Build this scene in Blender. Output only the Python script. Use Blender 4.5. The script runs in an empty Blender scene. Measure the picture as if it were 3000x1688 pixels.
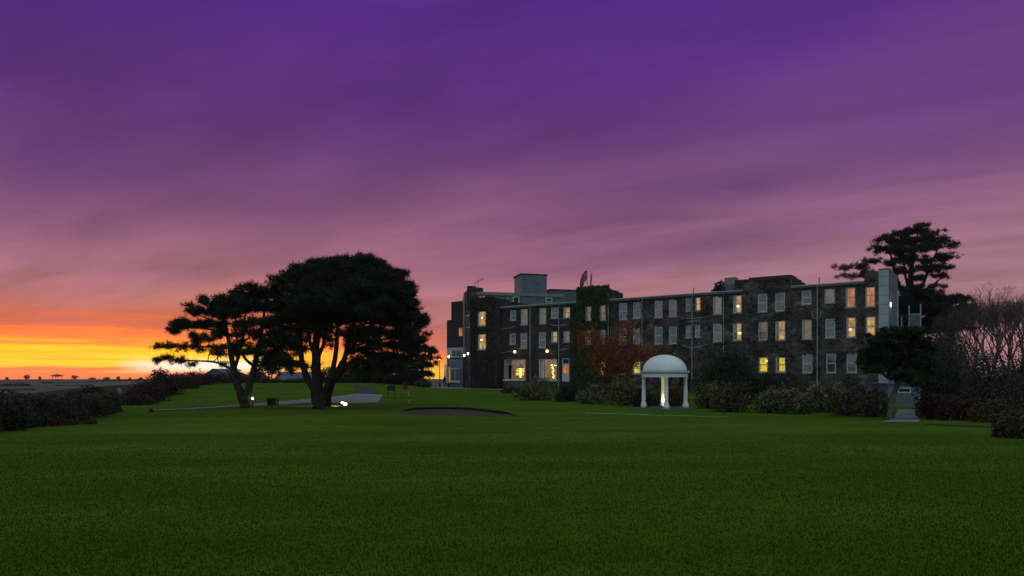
import bpy, math, random
import numpy as np
from mathutils import Vector, Matrix

random.seed(7)
RNG = np.random.RandomState(11)
SC = bpy.context.scene
COL = SC.collection
R = math.radians

def s2l(r, g, b):
    f = lambda c: (c/255/12.92) if c/255 <= 0.04045 else ((c/255+0.055)/1.055)**2.4
    return (f(r), f(g), f(b), 1.0)

# ------------------------------------------------------------------ camera
CAMZ, FPX, CX, HY = 1.65, 2000.0, 1500.0, 1094.0
cam = bpy.data.cameras.new('camera')
cam.lens, cam.sensor_width = 24.0, 36.0
cam.shift_y = (HY-844.0)/3000.0
cam.clip_end = 9000
camo = bpy.data.objects.new('camera', cam)
camo.location = (0, 0, CAMZ); camo.rotation_euler = (R(90), 0, 0)
COL.objects.link(camo); SC.camera = camo

# ------------------------------------------------------------------ world
SUN_AZ = math.atan2(610-CX, FPX)          # left of the view axis
SUN_EL = R(1.2)
W = bpy.data.worlds.new('World'); SC.world = W; W.use_nodes = True
nt = W.node_tree; nt.nodes.clear()
def N(t, **k):
    n = nt.nodes.new(t)
    for a, b in k.items(): setattr(n, a, b)
    return n
def L(a, b): nt.links.new(a, b)
def M(op, a, b=None, c=None, clamp=False):
    n = N('ShaderNodeMath', operation=op); n.use_clamp = clamp
    for i, v in enumerate((a, b, c)):
        if v is None: continue
        if isinstance(v, (int, float)): n.inputs[i].default_value = v
        else: L(v, n.inputs[i])
    return n.outputs[0]
def SS(v, lo, hi):
    n = N('ShaderNodeMapRange', interpolation_type='SMOOTHSTEP')
    L(v, n.inputs[0]); n.inputs[1].default_value = lo; n.inputs[2].default_value = hi
    n.inputs[3].default_value = 0; n.inputs[4].default_value = 1
    return n.outputs[0]
def ramp(v, stops):
    n = N('ShaderNodeValToRGB'); cr = n.color_ramp; cr.interpolation = 'LINEAR'
    while len(cr.elements) < len(stops): cr.elements.new(0.5)
    for e, (p, c) in zip(cr.elements, stops): e.position = p
    for e, (p, c) in zip(cr.elements, stops): e.color = s2l(*c)
    L(v, n.inputs[0]); return n.outputs[0]
def mixc(f, a, b, mode='MIX'):
    n = N('ShaderNodeMix', data_type='RGBA', blend_type=mode)
    if isinstance(f, (int, float)): n.inputs[0].default_value = f
    else: L(f, n.inputs[0])
    for i, v in ((6, a), (7, b)):
        if isinstance(v, tuple): n.inputs[i].default_value = v
        else: L(v, n.inputs[i])
    return n.outputs[2]
tc = N('ShaderNodeTexCoord')
sep = N('ShaderNodeSeparateXYZ'); L(tc.outputs['Generated'], sep.inputs[0])
dx, dy, dz = sep.outputs
hl = M('SQRT', M('ADD', M('MULTIPLY', dx, dx), M('ADD', M('MULTIPLY', dy, dy), 1e-6)))
cosaz = M('DIVIDE', M('ADD', M('MULTIPLY', dx, math.sin(SUN_AZ)), M('MULTIPLY', dy, math.cos(SUN_AZ))), hl)
side = M('DIVIDE', M('ADD', M('MULTIPLY', dx, math.cos(SUN_AZ)), M('MULTIPLY', dy, -math.sin(SUN_AZ))), hl)
CLOUD_X, CLOUD_Y = 3.1, 1.7
# clouds: a high layer seen in perspective, stretched across the view
den = M('ADD', M('MAXIMUM', dz, 0.0), 0.10)
cu = M('DIVIDE', dx, den); cv = M('DIVIDE', dy, den)
cmb = N('ShaderNodeCombineXYZ'); L(cu, cmb.inputs[0]); L(cv, cmb.inputs[1])
rot0 = N('ShaderNodeVectorRotate', rotation_type='Z_AXIS'); L(cmb.outputs[0], rot0.inputs['Vector']); rot0.inputs['Angle'].default_value = R(31)
rot = N('ShaderNodeMapping'); L(rot0.outputs[0], rot.inputs[0]); rot.inputs['Scale'].default_value = (1.0, 2.6, 1.0); rot.inputs['Location'].default_value = (CLOUD_X, CLOUD_Y, 0)
n1 = N('ShaderNodeTexNoise'); L(rot.outputs[0], n1.inputs['Vector'])
n1.inputs['Scale'].default_value = 0.26; n1.inputs['Detail'].default_value = 5.5; n1.inputs['Distortion'].default_value = 0.35; n1.inputs['Roughness'].default_value = 0.48
# low streaks near the horizon
cmb2 = N('ShaderNodeCombineXYZ'); L(M('MULTIPLY', side, 4.5), cmb2.inputs[0]); L(M('MULTIPLY', dz, 100.0), cmb2.inputs[1]); L(cosaz, cmb2.inputs[2])
n2 = N('ShaderNodeTexNoise'); L(cmb2.outputs[0], n2.inputs['Vector'])
n2.inputs['Scale'].default_value = 1.0; n2.inputs['Detail'].default_value = 6.0; n2.inputs['Distortion'].default_value = 0.5; n2.inputs['Roughness'].default_value = 0.55
n3 = N('ShaderNodeTexNoise'); L(rot.outputs[0], n3.inputs['Vector'])
n3.inputs['Scale'].default_value = 0.7; n3.inputs['Detail'].default_value = 5.0; n3.inputs['Roughness'].default_value = 0.58; n3.inputs['Distortion'].default_value = 0.3
c1 = M('SUBTRACT', n1.outputs['Fac'], 0.5); c2 = M('SUBTRACT', n2.outputs['Fac'], 0.5)
low = M('SUBTRACT', 1.0, SS(dz, 0.03, 0.16))
warp = M('ADD', M('MULTIPLY', M('MULTIPLY', c1, 0.34), SS(dz, 0.01, 0.30)), M('MULTIPLY', M('MULTIPLY', c2, 0.082), low))
# the pink veil reaches higher away from the middle of the cloud bank
tilt = M('ADD', M('MULTIPLY', M('MULTIPLY', SS(side, 0.35, 1.0), 0.032), -1.0), M('MULTIPLY', M('MULTIPLY', SS(side, 0.03, 0.36), 0.034), M('SUBTRACT', 1.0, SS(dz, 0.03, 0.12))))
ze = M('ADD', M('ADD', dz, warp), tilt)
ze = M('MAXIMUM', ze, 0.0)
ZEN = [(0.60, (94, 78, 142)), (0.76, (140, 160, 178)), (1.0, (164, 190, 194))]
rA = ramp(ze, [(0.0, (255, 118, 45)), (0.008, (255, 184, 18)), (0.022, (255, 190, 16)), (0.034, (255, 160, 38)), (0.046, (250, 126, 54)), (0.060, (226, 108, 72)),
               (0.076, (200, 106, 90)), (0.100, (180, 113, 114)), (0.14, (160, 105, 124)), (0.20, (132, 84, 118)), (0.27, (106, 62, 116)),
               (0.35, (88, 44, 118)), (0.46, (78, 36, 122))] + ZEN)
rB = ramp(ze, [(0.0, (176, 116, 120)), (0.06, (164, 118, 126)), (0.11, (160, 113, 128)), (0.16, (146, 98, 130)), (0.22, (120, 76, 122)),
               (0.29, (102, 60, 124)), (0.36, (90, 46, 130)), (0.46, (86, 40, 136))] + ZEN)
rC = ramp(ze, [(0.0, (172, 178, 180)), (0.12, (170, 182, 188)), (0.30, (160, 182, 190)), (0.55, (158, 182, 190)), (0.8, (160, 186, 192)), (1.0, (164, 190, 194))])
colr = mixc(SS(cosaz, 0.70, 0.985), rB, rA)
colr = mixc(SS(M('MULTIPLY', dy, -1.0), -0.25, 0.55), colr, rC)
lum = M('ADD', 1.0, M('MULTIPLY', M('SUBTRACT', n3.outputs['Fac'], 0.5), 1.05))
lc3 = N('ShaderNodeCombineXYZ')
for i_ in range(3): L(lum, lc3.inputs[i_])
colr = mixc(SS(dz, 0.02, 0.10), colr, mixc(1.0, colr, lc3.outputs[0], 'MULTIPLY'))
hot = M('ADD', 1.0, M('MULTIPLY', M('MULTIPLY', SS(cosaz, 0.90, 0.998), M('SUBTRACT', 1.0, SS(dz, 0.012, 0.07))), 0.62))
hc3 = N('ShaderNodeCombineXYZ')
for i_ in range(3): L(hot, hc3.inputs[i_])
colr = mixc(1.0, colr, hc3.outputs[0], 'MULTIPLY')
# where the hidden sun whitens the sky
ddz = M('DIVIDE', M('SUBTRACT', dz, 0.0095), 0.0075)
gl = M('MULTIPLY', M('EXPONENT', M('MULTIPLY', M('MULTIPLY', ddz, ddz), -1.0)), SS(cosaz, 0.9935, 0.9999))
colr = mixc(M('MULTIPLY', gl, 1.0, clamp=True), colr, (1.45, 1.30, 1.05, 1))
sky = N('ShaderNodeTexSky', sky_type='NISHITA'); sky.sun_disc = False
sky.sun_elevation = SUN_EL; sky.sun_rotation = SUN_AZ; sky.altitude = 20
addn = mixc(0.004, colr, sky.outputs[0], 'ADD')
# below the horizon the world is dark land
lown = mixc(SS(dz, -0.05, -0.005), (0.02, 0.02, 0.022, 1), addn)
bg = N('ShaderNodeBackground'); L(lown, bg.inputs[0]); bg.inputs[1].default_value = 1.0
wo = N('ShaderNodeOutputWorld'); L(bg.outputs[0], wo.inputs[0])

# ------------------------------------------------------------------ sun
sl = bpy.data.lights.new('sun', 'SUN'); sl.energy = 0.25; sl.angle = R(4); sl.color = (1.0, 0.55, 0.25)
so = bpy.data.objects.new('sun', sl); COL.objects.link(so)
sd = Vector((math.sin(SUN_AZ)*math.cos(SUN_EL), math.cos(SUN_AZ)*math.cos(SUN_EL), math.sin(SUN_EL)))
so.rotation_euler = sd.to_track_quat('Z', 'Y').to_euler(); so.location = (0, 0, 30)
# ------------------------------------------------------------------ exposure
SC.view_settings.view_transform = 'Standard'; SC.view_settings.look = 'None'
SC.view_settings.exposure = 0.0; SC.view_settings.gamma = 1.0; SC.view_settings.use_curve_mapping = False
SC.render.engine = 'CYCLES'
SC.cycles.max_bounces = 5; SC.cycles.transparent_max_bounces = 12; SC.cycles.volume_bounces = 0
SC.cycles.use_denoising = True

# ================================================================== helpers
def sm(a, b, v):
    t = np.clip((v-a)/(b-a), 0, 1); return t*t*(3-2*t)
def at(x, y, Z): return Vector(((x-CX)/FPX*Z, Z, CAMZ+(HY-y)/FPX*Z))

BUNK_LIP = [(-6.9, 41.0), (-6.3, 42.6), (-5.4, 43.5), (-4.3, 43.6), (-3.2, 43.0), (-2.2, 41.6), (-1.3, 39.9), (-0.5, 38.6), (0.3, 37.8)]
def lip_y(X):
    xs = [p[0] for p in BUNK_LIP]; ys = [p[1] for p in BUNK_LIP]
    return np.interp(X, xs, ys)
def left_edge(Y): return -20.5-0.335*np.maximum(Y-27, 0)
def gz(X, Y):
    X = np.asarray(X, float); Y = np.asarray(Y, float)
    z = -0.7*sm(8, 38, Y)
    z = z+0.05*np.sin(X*0.21+1.0)*np.sin(Y*0.17)*sm(10, 30, Y)
    bank = 1.12*sm(49, 80, Y)*(1-0.85*sm(-19, -5, X))*(1-sm(84, 120, Y))
    z = z+bank
    z = z-0.62*sm(27, 36, X)*sm(36, 55, Y)                      # falls towards the service end of the hotel
    z = z-0.9*sm(1.0, 6, left_edge(Y)-X)*(1-sm(60, 80, Y))-9.0*sm(3.0, 70, left_edge(Y)-X)
    z = z-9.5*sm(120, 260, Y)*(1-sm(0.05, 1, sm(3.0, 70, left_edge(Y)-X)))
    far = sm(330, 900, Y)
    z = z+far*(2.7+1.1*np.sin(X*0.004+2.2)+0.8*np.sin(X*0.017)+0.4*np.sin(X*0.043+1))*(1-sm(950, 1800, Y))-22*sm(950, 2600, Y)
    z = z+1.9*np.sin(X*0.010+Y*0.006)*np.sin(Y*0.011)*sm(230, 380, Y)*(1-sm(700, 860, Y))
    # bunker lip mound
    dl = Y-lip_y(X); w = sm(-7.0, -6.2, X)*(1-sm(-0.6, 0.3, X))
    z = z+0.16*w*sm(0.0, 0.12, dl)*(1-sm(0.6, 7.0, dl))
    return z
def gzf(X, Y): return float(gz(X, Y))
def ground(x, y, lo=4.0, hi=160.0):
    rx, rz = (x-CX)/FPX, (HY-y)/FPX
    Z = np.arange(lo, hi, 0.05)
    d = CAMZ+rz*Z-gz(rx*Z, Z)
    i = np.argmax(d <= 0)
    if d[i] > 0: i = len(Z)-1
    Zi = Z[i]
    return Vector((rx*Zi, Zi, gzf(rx*Zi, Zi)))

class MB:
    def __init__(s): s.v = []; s.f = []
    def quad(s, *p):
        b = len(s.v); s.v += [tuple(q) for q in p]; s.f.append(tuple(range(b, b+len(p))))
    def box(s, x0, x1, y0, y1, z0, z1):
        b = len(s.v)
        s.v += [(x, y, z) for z in (z0, z1) for y in (y0, y1) for x in (x0, x1)]
        for q in ((0, 2, 3, 1), (4, 5, 7, 6), (0, 1, 5, 4), (2, 6, 7, 3), (0, 4, 6, 2), (1, 3, 7, 5)):
            s.f.append(tuple(b+i for i in q))
        return s
    def tube(s, pts, rad, n=6, cap=True):
        pts = [Vector(p) for p in pts]; b0 = len(s.v); m = len(pts)
        if isinstance(rad, (int, float)): rad = [rad]*m
        ref = None
        for i, p in enumerate(pts):
            t = (pts[min(i+1, m-1)]-pts[max(i-1, 0)])
            if t.length < 1e-6: t = Vector((0, 0, 1))
            t.normalize()
            if ref is None:
                ref = t.orthogonal().normalized()
            a = (ref-t*ref.dot(t))
            if a.length < 1e-5: a = t.orthogonal()
            a.normalize(); ref = a; c = t.cross(a)
            for k in range(n):
                q = 2*math.pi*k/n
                s.v.append(tuple(p+(a*math.cos(q)+c*math.sin(q))*rad[i]))
        for i in range(m-1):
            for k in range(n):
                s.f.append((b0+i*n+k, b0+i*n+(k+1) % n, b0+(i+1)*n+(k+1) % n, b0+(i+1)*n+k))
        if cap:
            s.f.append(tuple(b0+k for k in reversed(range(n)))); s.f.append(tuple(b0+(m-1)*n+k for k in range(n)))
        return s
    def lathe(s, prof, n=24, c=(0, 0)):
        b0 = len(s.v); m = len(prof)
        for r, z in prof:
            for k in range(n):
                q = 2*math.pi*k/n; s.v.append((c[0]+r*math.cos(q), c[1]+r*math.sin(q), z))
        for i in range(m-1):
            for k in range(n):
                s.f.append((b0+i*n+k, b0+i*n+(k+1) % n, b0+(i+1)*n+(k+1) % n, b0+(i+1)*n+k))
        s.f.append(tuple(b0+k for k in reversed(range(n)))); s.f.append(tuple(b0+(m-1)*n+k for k in range(n)))
        return s
    def ball(s, c, r, n=10, m=7, sz=1.0):
        return s.lathe_at(c, [(max(r*math.sin(math.pi*i/m), 0.001), -r*sz*math.cos(math.pi*i/m)) for i in range(m+1)], n)
    def lathe_at(s, c, prof, n=12):
        b = len(s.v); s.lathe(prof, n)
        for i in range(b, len(s.v)):
            v = s.v[i]; s.v[i] = (v[0]+c[0], v[1]+c[1], v[2]+c[2])
        return s
    def mesh(s, name):
        me = bpy.data.meshes.new(name); me.from_pydata(s.v, [], s.f); me.update(); return me
    def build(s, name, mat, parent=None, smooth=False):
        me = s.mesh(name)
        if smooth: me.polygons.foreach_set('use_smooth', [True]*len(me.polygons))
        me.materials.append(mat)
        return link(name, me, parent)
def link(name, me, parent=None):
    o = bpy.data.objects.new(name, me); COL.objects.link(o)
    if parent is not None: o.parent = parent
    return o
def tag(o, label, cat, group=None):
    o['label'] = label; o['category'] = cat
    if group: o['group'] = group
    return o
def thing(name, label, cat, loc=(0, 0, 0), rz=0.0, group=None):
    o = bpy.data.objects.new(name, None); COL.objects.link(o); o.empty_display_size = 0.3
    o.location = loc; o.rotation_euler = (0, 0, rz)
    return tag(o, label, cat, group)
def struct(o): o['kind'] = 'structure'; return o
def stuff(o): o['kind'] = 'stuff'; return o
def np_mesh(name, V, F, mat, parent=None, rnd=None, smooth=False):
    """V (n,3), F (m,k) -> object; rnd: per-vertex float attribute"""
    V = np.asarray(V, np.float32); F = np.asarray(F, np.int32)
    me = bpy.data.meshes.new(name); m, k = F.shape
    me.vertices.add(len(V)); me.vertices.foreach_set('co', V.ravel())
    me.loops.add(m*k); me.loops.foreach_set('vertex_index', F.ravel())
    me.polygons.add(m); me.polygons.foreach_set('loop_start', np.arange(0, m*k, k, dtype=np.int32))
    me.update(calc_edges=True)
    if smooth: me.polygons.foreach_set('use_smooth', [True]*m)
    if rnd is not None:
        a = me.attributes.new('rnd', 'FLOAT', 'POINT'); a.data.foreach_set('value', np.asarray(rnd, np.float32))
    me.materials.append(mat)
    return link(name, me, parent)

# ================================================================== materials
def newmat(name):
    m = bpy.data.materials.new(name); m.use_nodes = True
    return m, m.node_tree, m.node_tree.nodes['Principled BSDF']
def plain(name, c, rough=0.7, var=0.15, scale=3.0, spec=0.3, metal=0.0, bump=0.0):
    m, t, b = newmat(name)
    tcx = t.nodes.new('ShaderNodeTexCoord'); nz = t.nodes.new('ShaderNodeTexNoise')
    nz.inputs['Scale'].default_value = scale; nz.inputs['Detail'].default_value = 5
    t.links.new(tcx.outputs['Object'], nz.inputs['Vector'])
    cr = t.nodes.new('ShaderNodeValToRGB')
    cr.color_ramp.elements[0].color = tuple(x*(1-var) for x in c)+(1,); cr.color_ramp.elements[0].position = 0.3
    cr.color_ramp.elements[1].color = tuple(min(1, x*(1+var)) for x in c)+(1,); cr.color_ramp.elements[1].position = 0.7
    t.links.new(nz.outputs['Fac'], cr.inputs[0]); t.links.new(cr.outputs[0], b.inputs['Base Color'])
    b.inputs['Roughness'].default_value = rough; b.inputs['Specular IOR Level'].default_value = spec
    b.inputs['Metallic'].default_value = metal
    if bump:
        bp = t.nodes.new('ShaderNodeBump'); bp.inputs['Strength'].default_value = bump
        t.links.new(nz.outputs['Fac'], bp.inputs['Height']); t.links.new(bp.outputs[0], b.inputs['Normal'])
    return m
def glow(name, c, strength):
    m = bpy.data.materials.new(name); m.use_nodes = True; t = m.node_tree; t.nodes.clear()
    e = t.nodes.new('ShaderNodeEmission'); e.inputs[0].default_value = tuple(c)+(1,); e.inputs[1].default_value = strength
    o = t.nodes.new('ShaderNodeOutputMaterial'); t.links.new(e.outputs[0], o.inputs[0]); return m
def leafmat(name, c1, c2, trans=0.25, rough=0.6, spec=0.2):
    """foliage: colour varies leaf by leaf between c1 and c2"""
    m = bpy.data.materials.new(name); m.use_nodes = True; t = m.node_tree; t.nodes.clear()
    a = t.nodes.new('ShaderNodeAttribute'); a.attribute_name = 'rnd'
    mx = t.nodes.new('ShaderNodeMix'); mx.data_type = 'RGBA'
    t.links.new(a.outputs['Fac'], mx.inputs[0]); mx.inputs[6].default_value = tuple(c1)+(1,); mx.inputs[7].default_value = tuple(c2)+(1,)
    d = t.nodes.new('ShaderNodeBsdfPrincipled'); d.inputs['Roughness'].default_value = rough; d.inputs['Specular IOR Level'].default_value = spec
    tr = t.nodes.new('ShaderNodeBsdfTranslucent'); ms = t.nodes.new('ShaderNodeMixShader'); ms.inputs[0].default_value = trans
    t.links.new(mx.outputs[2], d.inputs['Base Color']); t.links.new(mx.outputs[2], tr.inputs[0])
    t.links.new(d.outputs[0], ms.inputs[1]); t.links.new(tr.outputs[0], ms.inputs[2])
    o = t.nodes.new('ShaderNodeOutputMaterial'); t.links.new(ms.outputs[0], o.inputs[0]); return m
def stonemat(name, cols, scale=1.9, mortar=(0.11, 0.105, 0.10)):
    m, t, b = newmat(name); nn = t.nodes.new; lk = t.links.new
    tcx = nn('ShaderNodeTexCoord'); mp = nn('ShaderNodeMapping'); mp.inputs['Scale'].default_value = (1, 1, 1.7)
    lk(tcx.outputs['Object'], mp.inputs[0])
    nz = nn('ShaderNodeTexNoise'); nz.inputs['Scale'].default_value = 1.5; lk(mp.outputs[0], nz.inputs['Vector'])
    ad = nn('ShaderNodeMix'); ad.data_type = 'RGBA'; ad.inputs[0].default_value = 0.16
    lk(mp.outputs[0], ad.inputs[6]); lk(nz.outputs['Color'], ad.inputs[7])
    v = nn('ShaderNodeTexVoronoi'); v.inputs['Scale'].default_value = scale; lk(ad.outputs[2], v.inputs['Vector'])
    e = nn('ShaderNodeTexVoronoi'); e.feature = 'DISTANCE_TO_EDGE'; e.inputs['Scale'].default_value = scale; lk(ad.outputs[2], e.inputs['Vector'])
    sx = nn('ShaderNodeSeparateColor'); lk(v.outputs['Color'], sx.inputs[0])
    cr = nn('ShaderNodeValToRGB')
    while len(cr.color_ramp.elements) < len(cols): cr.color_ramp.elements.new(0.5)
    for i, (el, c) in enumerate(zip(cr.color_ramp.elements, cols)): el.position = i/(len(cols)-1)
    for el, c in zip(cr.color_ramp.elements, cols): el.color = tuple(c)+(1,)
    lk(sx.outputs[0], cr.inputs[0])
    big = nn('ShaderNodeTexNoise'); big.inputs['Scale'].default_value = 0.35; big.inputs['Detail'].default_value = 6; lk(tcx.outputs['Object'], big.inputs['Vector'])
    br = nn('ShaderNodeMapRange'); lk(big.outputs['Fac'], br.inputs[0]); br.inputs[1].default_value = 0.3; br.inputs[2].default_value = 0.7; br.inputs[3].default_value = 0.55; br.inputs[4].default_value = 1.25
    mu = nn('ShaderNodeMix'); mu.data_type = 'RGBA'; mu.blend_type = 'MULTIPLY'; mu.inputs[0].default_value = 1
    lk(cr.outputs[0], mu.inputs[6]); lk(br.outputs[0], mu.inputs[7])
    ed = nn('ShaderNodeMapRange'); lk(e.outputs['Distance'], ed.inputs[0]); ed.inputs[1].default_value = 0.02; ed.inputs[2].default_value = 0.09
    mm = nn('ShaderNodeMix'); mm.data_type = 'RGBA'; lk(ed.outputs[0], mm.inputs[0]); mm.inputs[6].default_value = tuple(mortar)+(1,); lk(mu.outputs[2], mm.inputs[7])
    lk(mm.outputs[2], b.inputs['Base Color']); b.inputs['Roughness'].default_value = 0.9; b.inputs['Specular IOR Level'].default_value = 0.2
    bp = nn('ShaderNodeBump'); bp.inputs['Strength'].default_value = 0.6; bp.inputs['Distance'].default_value = 0.05
    lk(ed.outputs[0], bp.inputs['Height']); lk(bp.outputs[0], b.inputs['Normal']); return m
def lawnmat():
    m, t, b = newmat('lawn'); nn = t.nodes.new; lk = t.links.new
    tcx = nn('ShaderNodeTexCoord')
    def noise(s, d, vec=tcx.outputs['Object'], ro=0.5):
        n = nn('ShaderNodeTexNoise'); n.inputs['Scale'].default_value = s; n.inputs['Detail'].default_value = d; n.inputs['Roughness'].default_value = ro; lk(vec, n.inputs['Vector']); return n.outputs['Fac']
    def mix(f, a, c, mode='MIX'):
        n = nn('ShaderNodeMix'); n.data_type = 'RGBA'; n.blend_type = mode
        if isinstance(f, float): n.inputs[0].default_value = f
        else: lk(f, n.inputs[0])
        for i, q in ((6, a), (7, c)):
            if isinstance(q, tuple): n.inputs[i].default_value = q
            else: lk(q, n.inputs[i])
        return n.outputs[2]
    def mr(f, a, c):
        n = nn('ShaderNodeMapRange'); lk(f, n.inputs[0]); n.inputs[1].default_value = a; n.inputs[2].default_value = c; return n.outputs[0]
    mp = nn('ShaderNodeMapping'); mp.inputs['Scale'].default_value = (0.35, 1.0, 1); lk(tcx.outputs['Object'], mp.inputs[0])
    c = mix(mr(noise(0.35, 4, mp.outputs[0]), 0.35, 0.65), (0.066, 0.128, 0.004, 1), (0.122, 0.175, 0.016, 1))
    c = mix(mr(noise(2.2, 5), 0.38, 0.7), c, (0.060, 0.118, 0.005, 1))
    c = mix(mr(noise(28.0, 3, ro=0.7), 0.42, 0.75), c, (0.064, 0.132, 0.004, 1))
    c = mix(mr(noise(7.0, 3), 0.60, 0.80), c, (0.130, 0.155, 0.022, 1))
    # broad lighter and darker sweeps left by mowing and wear
    mp2 = nn('ShaderNodeMapping'); mp2.inputs['Scale'].default_value = (0.10, 0.34, 1); mp2.inputs['Rotation'].default_value = (0, 0, 0.05); lk(tcx.outputs['Object'], mp2.inputs[0])
    c = mix(mr(noise(1.0, 5, mp2.outputs[0], 0.6), 0.40, 0.62), mix(1.0, c, (0.74, 0.78, 0.70, 1), 'MULTIPLY'), c)
    # fields beyond the garden
    sp = nn('ShaderNodeSeparateXYZ'); lk(tcx.outputs['Object'], sp.inputs[0])
    fv = nn('ShaderNodeTexVoronoi'); fv.inputs['Scale'].default_value = 0.010; lk(tcx.outputs['Object'], fv.inputs['Vector'])
    fs = nn('ShaderNodeSeparateColor'); lk(fv.outputs['Color'], fs.inputs[0])
    fc = mix(fs.outputs[0], (0.060, 0.066, 0.042, 1), (0.115, 0.115, 0.085, 1))
    fc = mix(mr(noise(0.05, 5), 0.4, 0.7), fc, (0.105, 0.10, 0.075, 1))
    def mth(op, q, w):
        n = nn('ShaderNodeMath'); n.operation = op
        for i, v in ((0, q), (1, w)):
            if isinstance(v, (int, float)): n.inputs[i].default_value = v
            else: lk(v, n.inputs[i])
        return n.outputs[0]
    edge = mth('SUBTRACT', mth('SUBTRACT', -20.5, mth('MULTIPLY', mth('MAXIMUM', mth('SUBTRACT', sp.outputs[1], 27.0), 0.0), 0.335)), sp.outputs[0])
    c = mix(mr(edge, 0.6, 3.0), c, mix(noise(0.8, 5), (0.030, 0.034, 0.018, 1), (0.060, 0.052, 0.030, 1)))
    c = mix(mr(sp.outputs[1], 130, 200), c, fc)
    lk(c, b.inputs['Base Color']); b.inputs['Roughness'].default_value = 0.9; b.inputs['Specular IOR Level'].default_value = 0.02
    bp = nn('ShaderNodeBump'); bp.inputs['Strength'].default_value = 0.2; bp.inputs['Distance'].default_value = 0.02
    lk(noise(40.0, 3, ro=0.7), bp.inputs['Height']); lk(bp.outputs[0], b.inputs['Normal']); return m

MT = {}
MT['lawn'] = lawnmat()
MT['blade'] = leafmat('grass_blade', (0.030, 0.068, 0.001), (0.050, 0.090, 0.002), 0.25, 0.8, 0.0)
MT['sand'] = plain('bunker_sand', (0.060, 0.050, 0.022), 0.95, 0.35, 4.0, bump=0.3)
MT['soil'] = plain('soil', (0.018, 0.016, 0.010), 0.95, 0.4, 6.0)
MT['gravel'] = plain('gravel', (0.22, 0.215, 0.20), 0.95, 0.2, 9.0, bump=0.4)
MT['tarmac'] = plain('tarmac', (0.045, 0.044, 0.046), 0.85, 0.3, 5.0, bump=0.2)
MT['paving'] = plain('paving', (0.16, 0.17, 0.155), 0.85, 0.25, 2.0, bump=0.2)
MT['chalk'] = plain('chalk', (0.22, 0.27, 0.16), 0.9, 0.4, 2.0)
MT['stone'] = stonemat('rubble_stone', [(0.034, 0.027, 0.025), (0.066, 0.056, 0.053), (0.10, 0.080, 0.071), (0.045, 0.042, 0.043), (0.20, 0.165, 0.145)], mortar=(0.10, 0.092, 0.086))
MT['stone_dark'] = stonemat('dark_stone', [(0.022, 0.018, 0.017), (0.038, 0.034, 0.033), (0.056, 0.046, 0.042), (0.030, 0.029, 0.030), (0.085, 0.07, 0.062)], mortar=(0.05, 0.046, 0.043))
MT['coping'] = plain('coping', (0.045, 0.042, 0.040), 0.9, 0.3, 2.0)
MT['white'] = plain('white_paint', (0.55, 0.56, 0.57), 0.55, 0.08, 2.0, 0.4)
MT['frame'] = plain('window_frame_paint', (0.48, 0.52, 0.53), 0.5, 0.1, 2.0, 0.4)
MT['cladding'] = plain('white_cladding', (0.36, 0.42, 0.45), 0.6, 0.10, 0.8, 0.3)
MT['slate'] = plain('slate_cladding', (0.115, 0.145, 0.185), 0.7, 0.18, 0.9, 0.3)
MT['slate2'] = plain('roof_slate', (0.085, 0.115, 0.13), 0.7, 0.2, 0.8, 0.3)
MT['fascia'] = plain('fascia', (0.20, 0.215, 0.20), 0.7, 0.15, 1.0, 0.3)
MT['pipe'] = plain('pipe_paint', (0.30, 0.34, 0.34), 0.6, 0.15, 1.0, 0.4)
MT['pipedark'] = plain('dark_pipe', (0.09, 0.10, 0.11), 0.6, 0.15, 1.0, 0.4)
MT['gazebo'] = plain('gazebo_white', (0.82, 0.83, 0.81), 0.6, 0.06, 1.3, 0.35)
MT['gazebo_band'] = plain('gazebo_band', (0.34, 0.44, 0.47), 0.6, 0.08, 1.3, 0.35)
MT['slab'] = plain('slate_slab', (0.05, 0.075, 0.095), 0.75, 0.2, 2.0, 0.3)
MT['black'] = plain('black_paint', (0.012, 0.013, 0.014), 0.6, 0.2, 5.0, 0.3)
MT['metal'] = plain('grey_metal', (0.20, 0.22, 0.23), 0.5, 0.15, 5.0, 0.5, 0.4)
MT['wood'] = plain('weathered_wood', (0.20, 0.18, 0.13), 0.9, 0.3, 9.0)
MT['bark'] = plain('pine_bark', (0.042, 0.032, 0.026), 0.95, 0.45, 5.0, 0.1, bump=0.6)
MT['greybark'] = plain('grey_bark', (0.12, 0.125, 0.105), 0.95, 0.3, 5.0, 0.1, bump=0.4)
MT['twig'] = plain('bare_twig', (0.105, 0.08, 0.075), 0.95, 0.3, 3.0, 0.1)
MT['needle'] = leafmat('pine_needles', (0.010, 0.020, 0.007), (0.028, 0.044, 0.014), 0.12)
MT['cypress'] = leafmat('cypress_foliage', (0.010, 0.020, 0.012), (0.026, 0.040, 0.022), 0.12)
MT['mauve'] = leafmat('sparse_needles', (0.045, 0.035, 0.030), (0.10, 0.065, 0.060), 0.3)
MT['evergreen'] = leafmat('dark_evergreen', (0.008, 0.022, 0.006), (0.026, 0.052, 0.012), 0.15)
MT['shrub'] = leafmat('dark_shrub', (0.014, 0.026, 0.014), (0.040, 0.052, 0.028), 0.2)
MT['greyshrub'] = leafmat('grey_shrub', (0.026, 0.034, 0.024), (0.085, 0.095, 0.068), 0.2)
MT['hydra'] = leafmat('hydrangea_leaf', (0.034, 0.050, 0.012), (0.20, 0.205, 0.075), 0.2)
MT['hydrabrown'] = leafmat('hydrangea_brown', (0.036, 0.028, 0.012), (0.13, 0.095, 0.042), 0.2)
MT['flower'] = leafmat('faded_flower', (0.15, 0.16, 0.085), (0.32, 0.30, 0.21), 0.2)
MT['whiteflower'] = leafmat('white_flower', (0.25, 0.30, 0.27), (0.42, 0.46, 0.42), 0.2)
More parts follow.
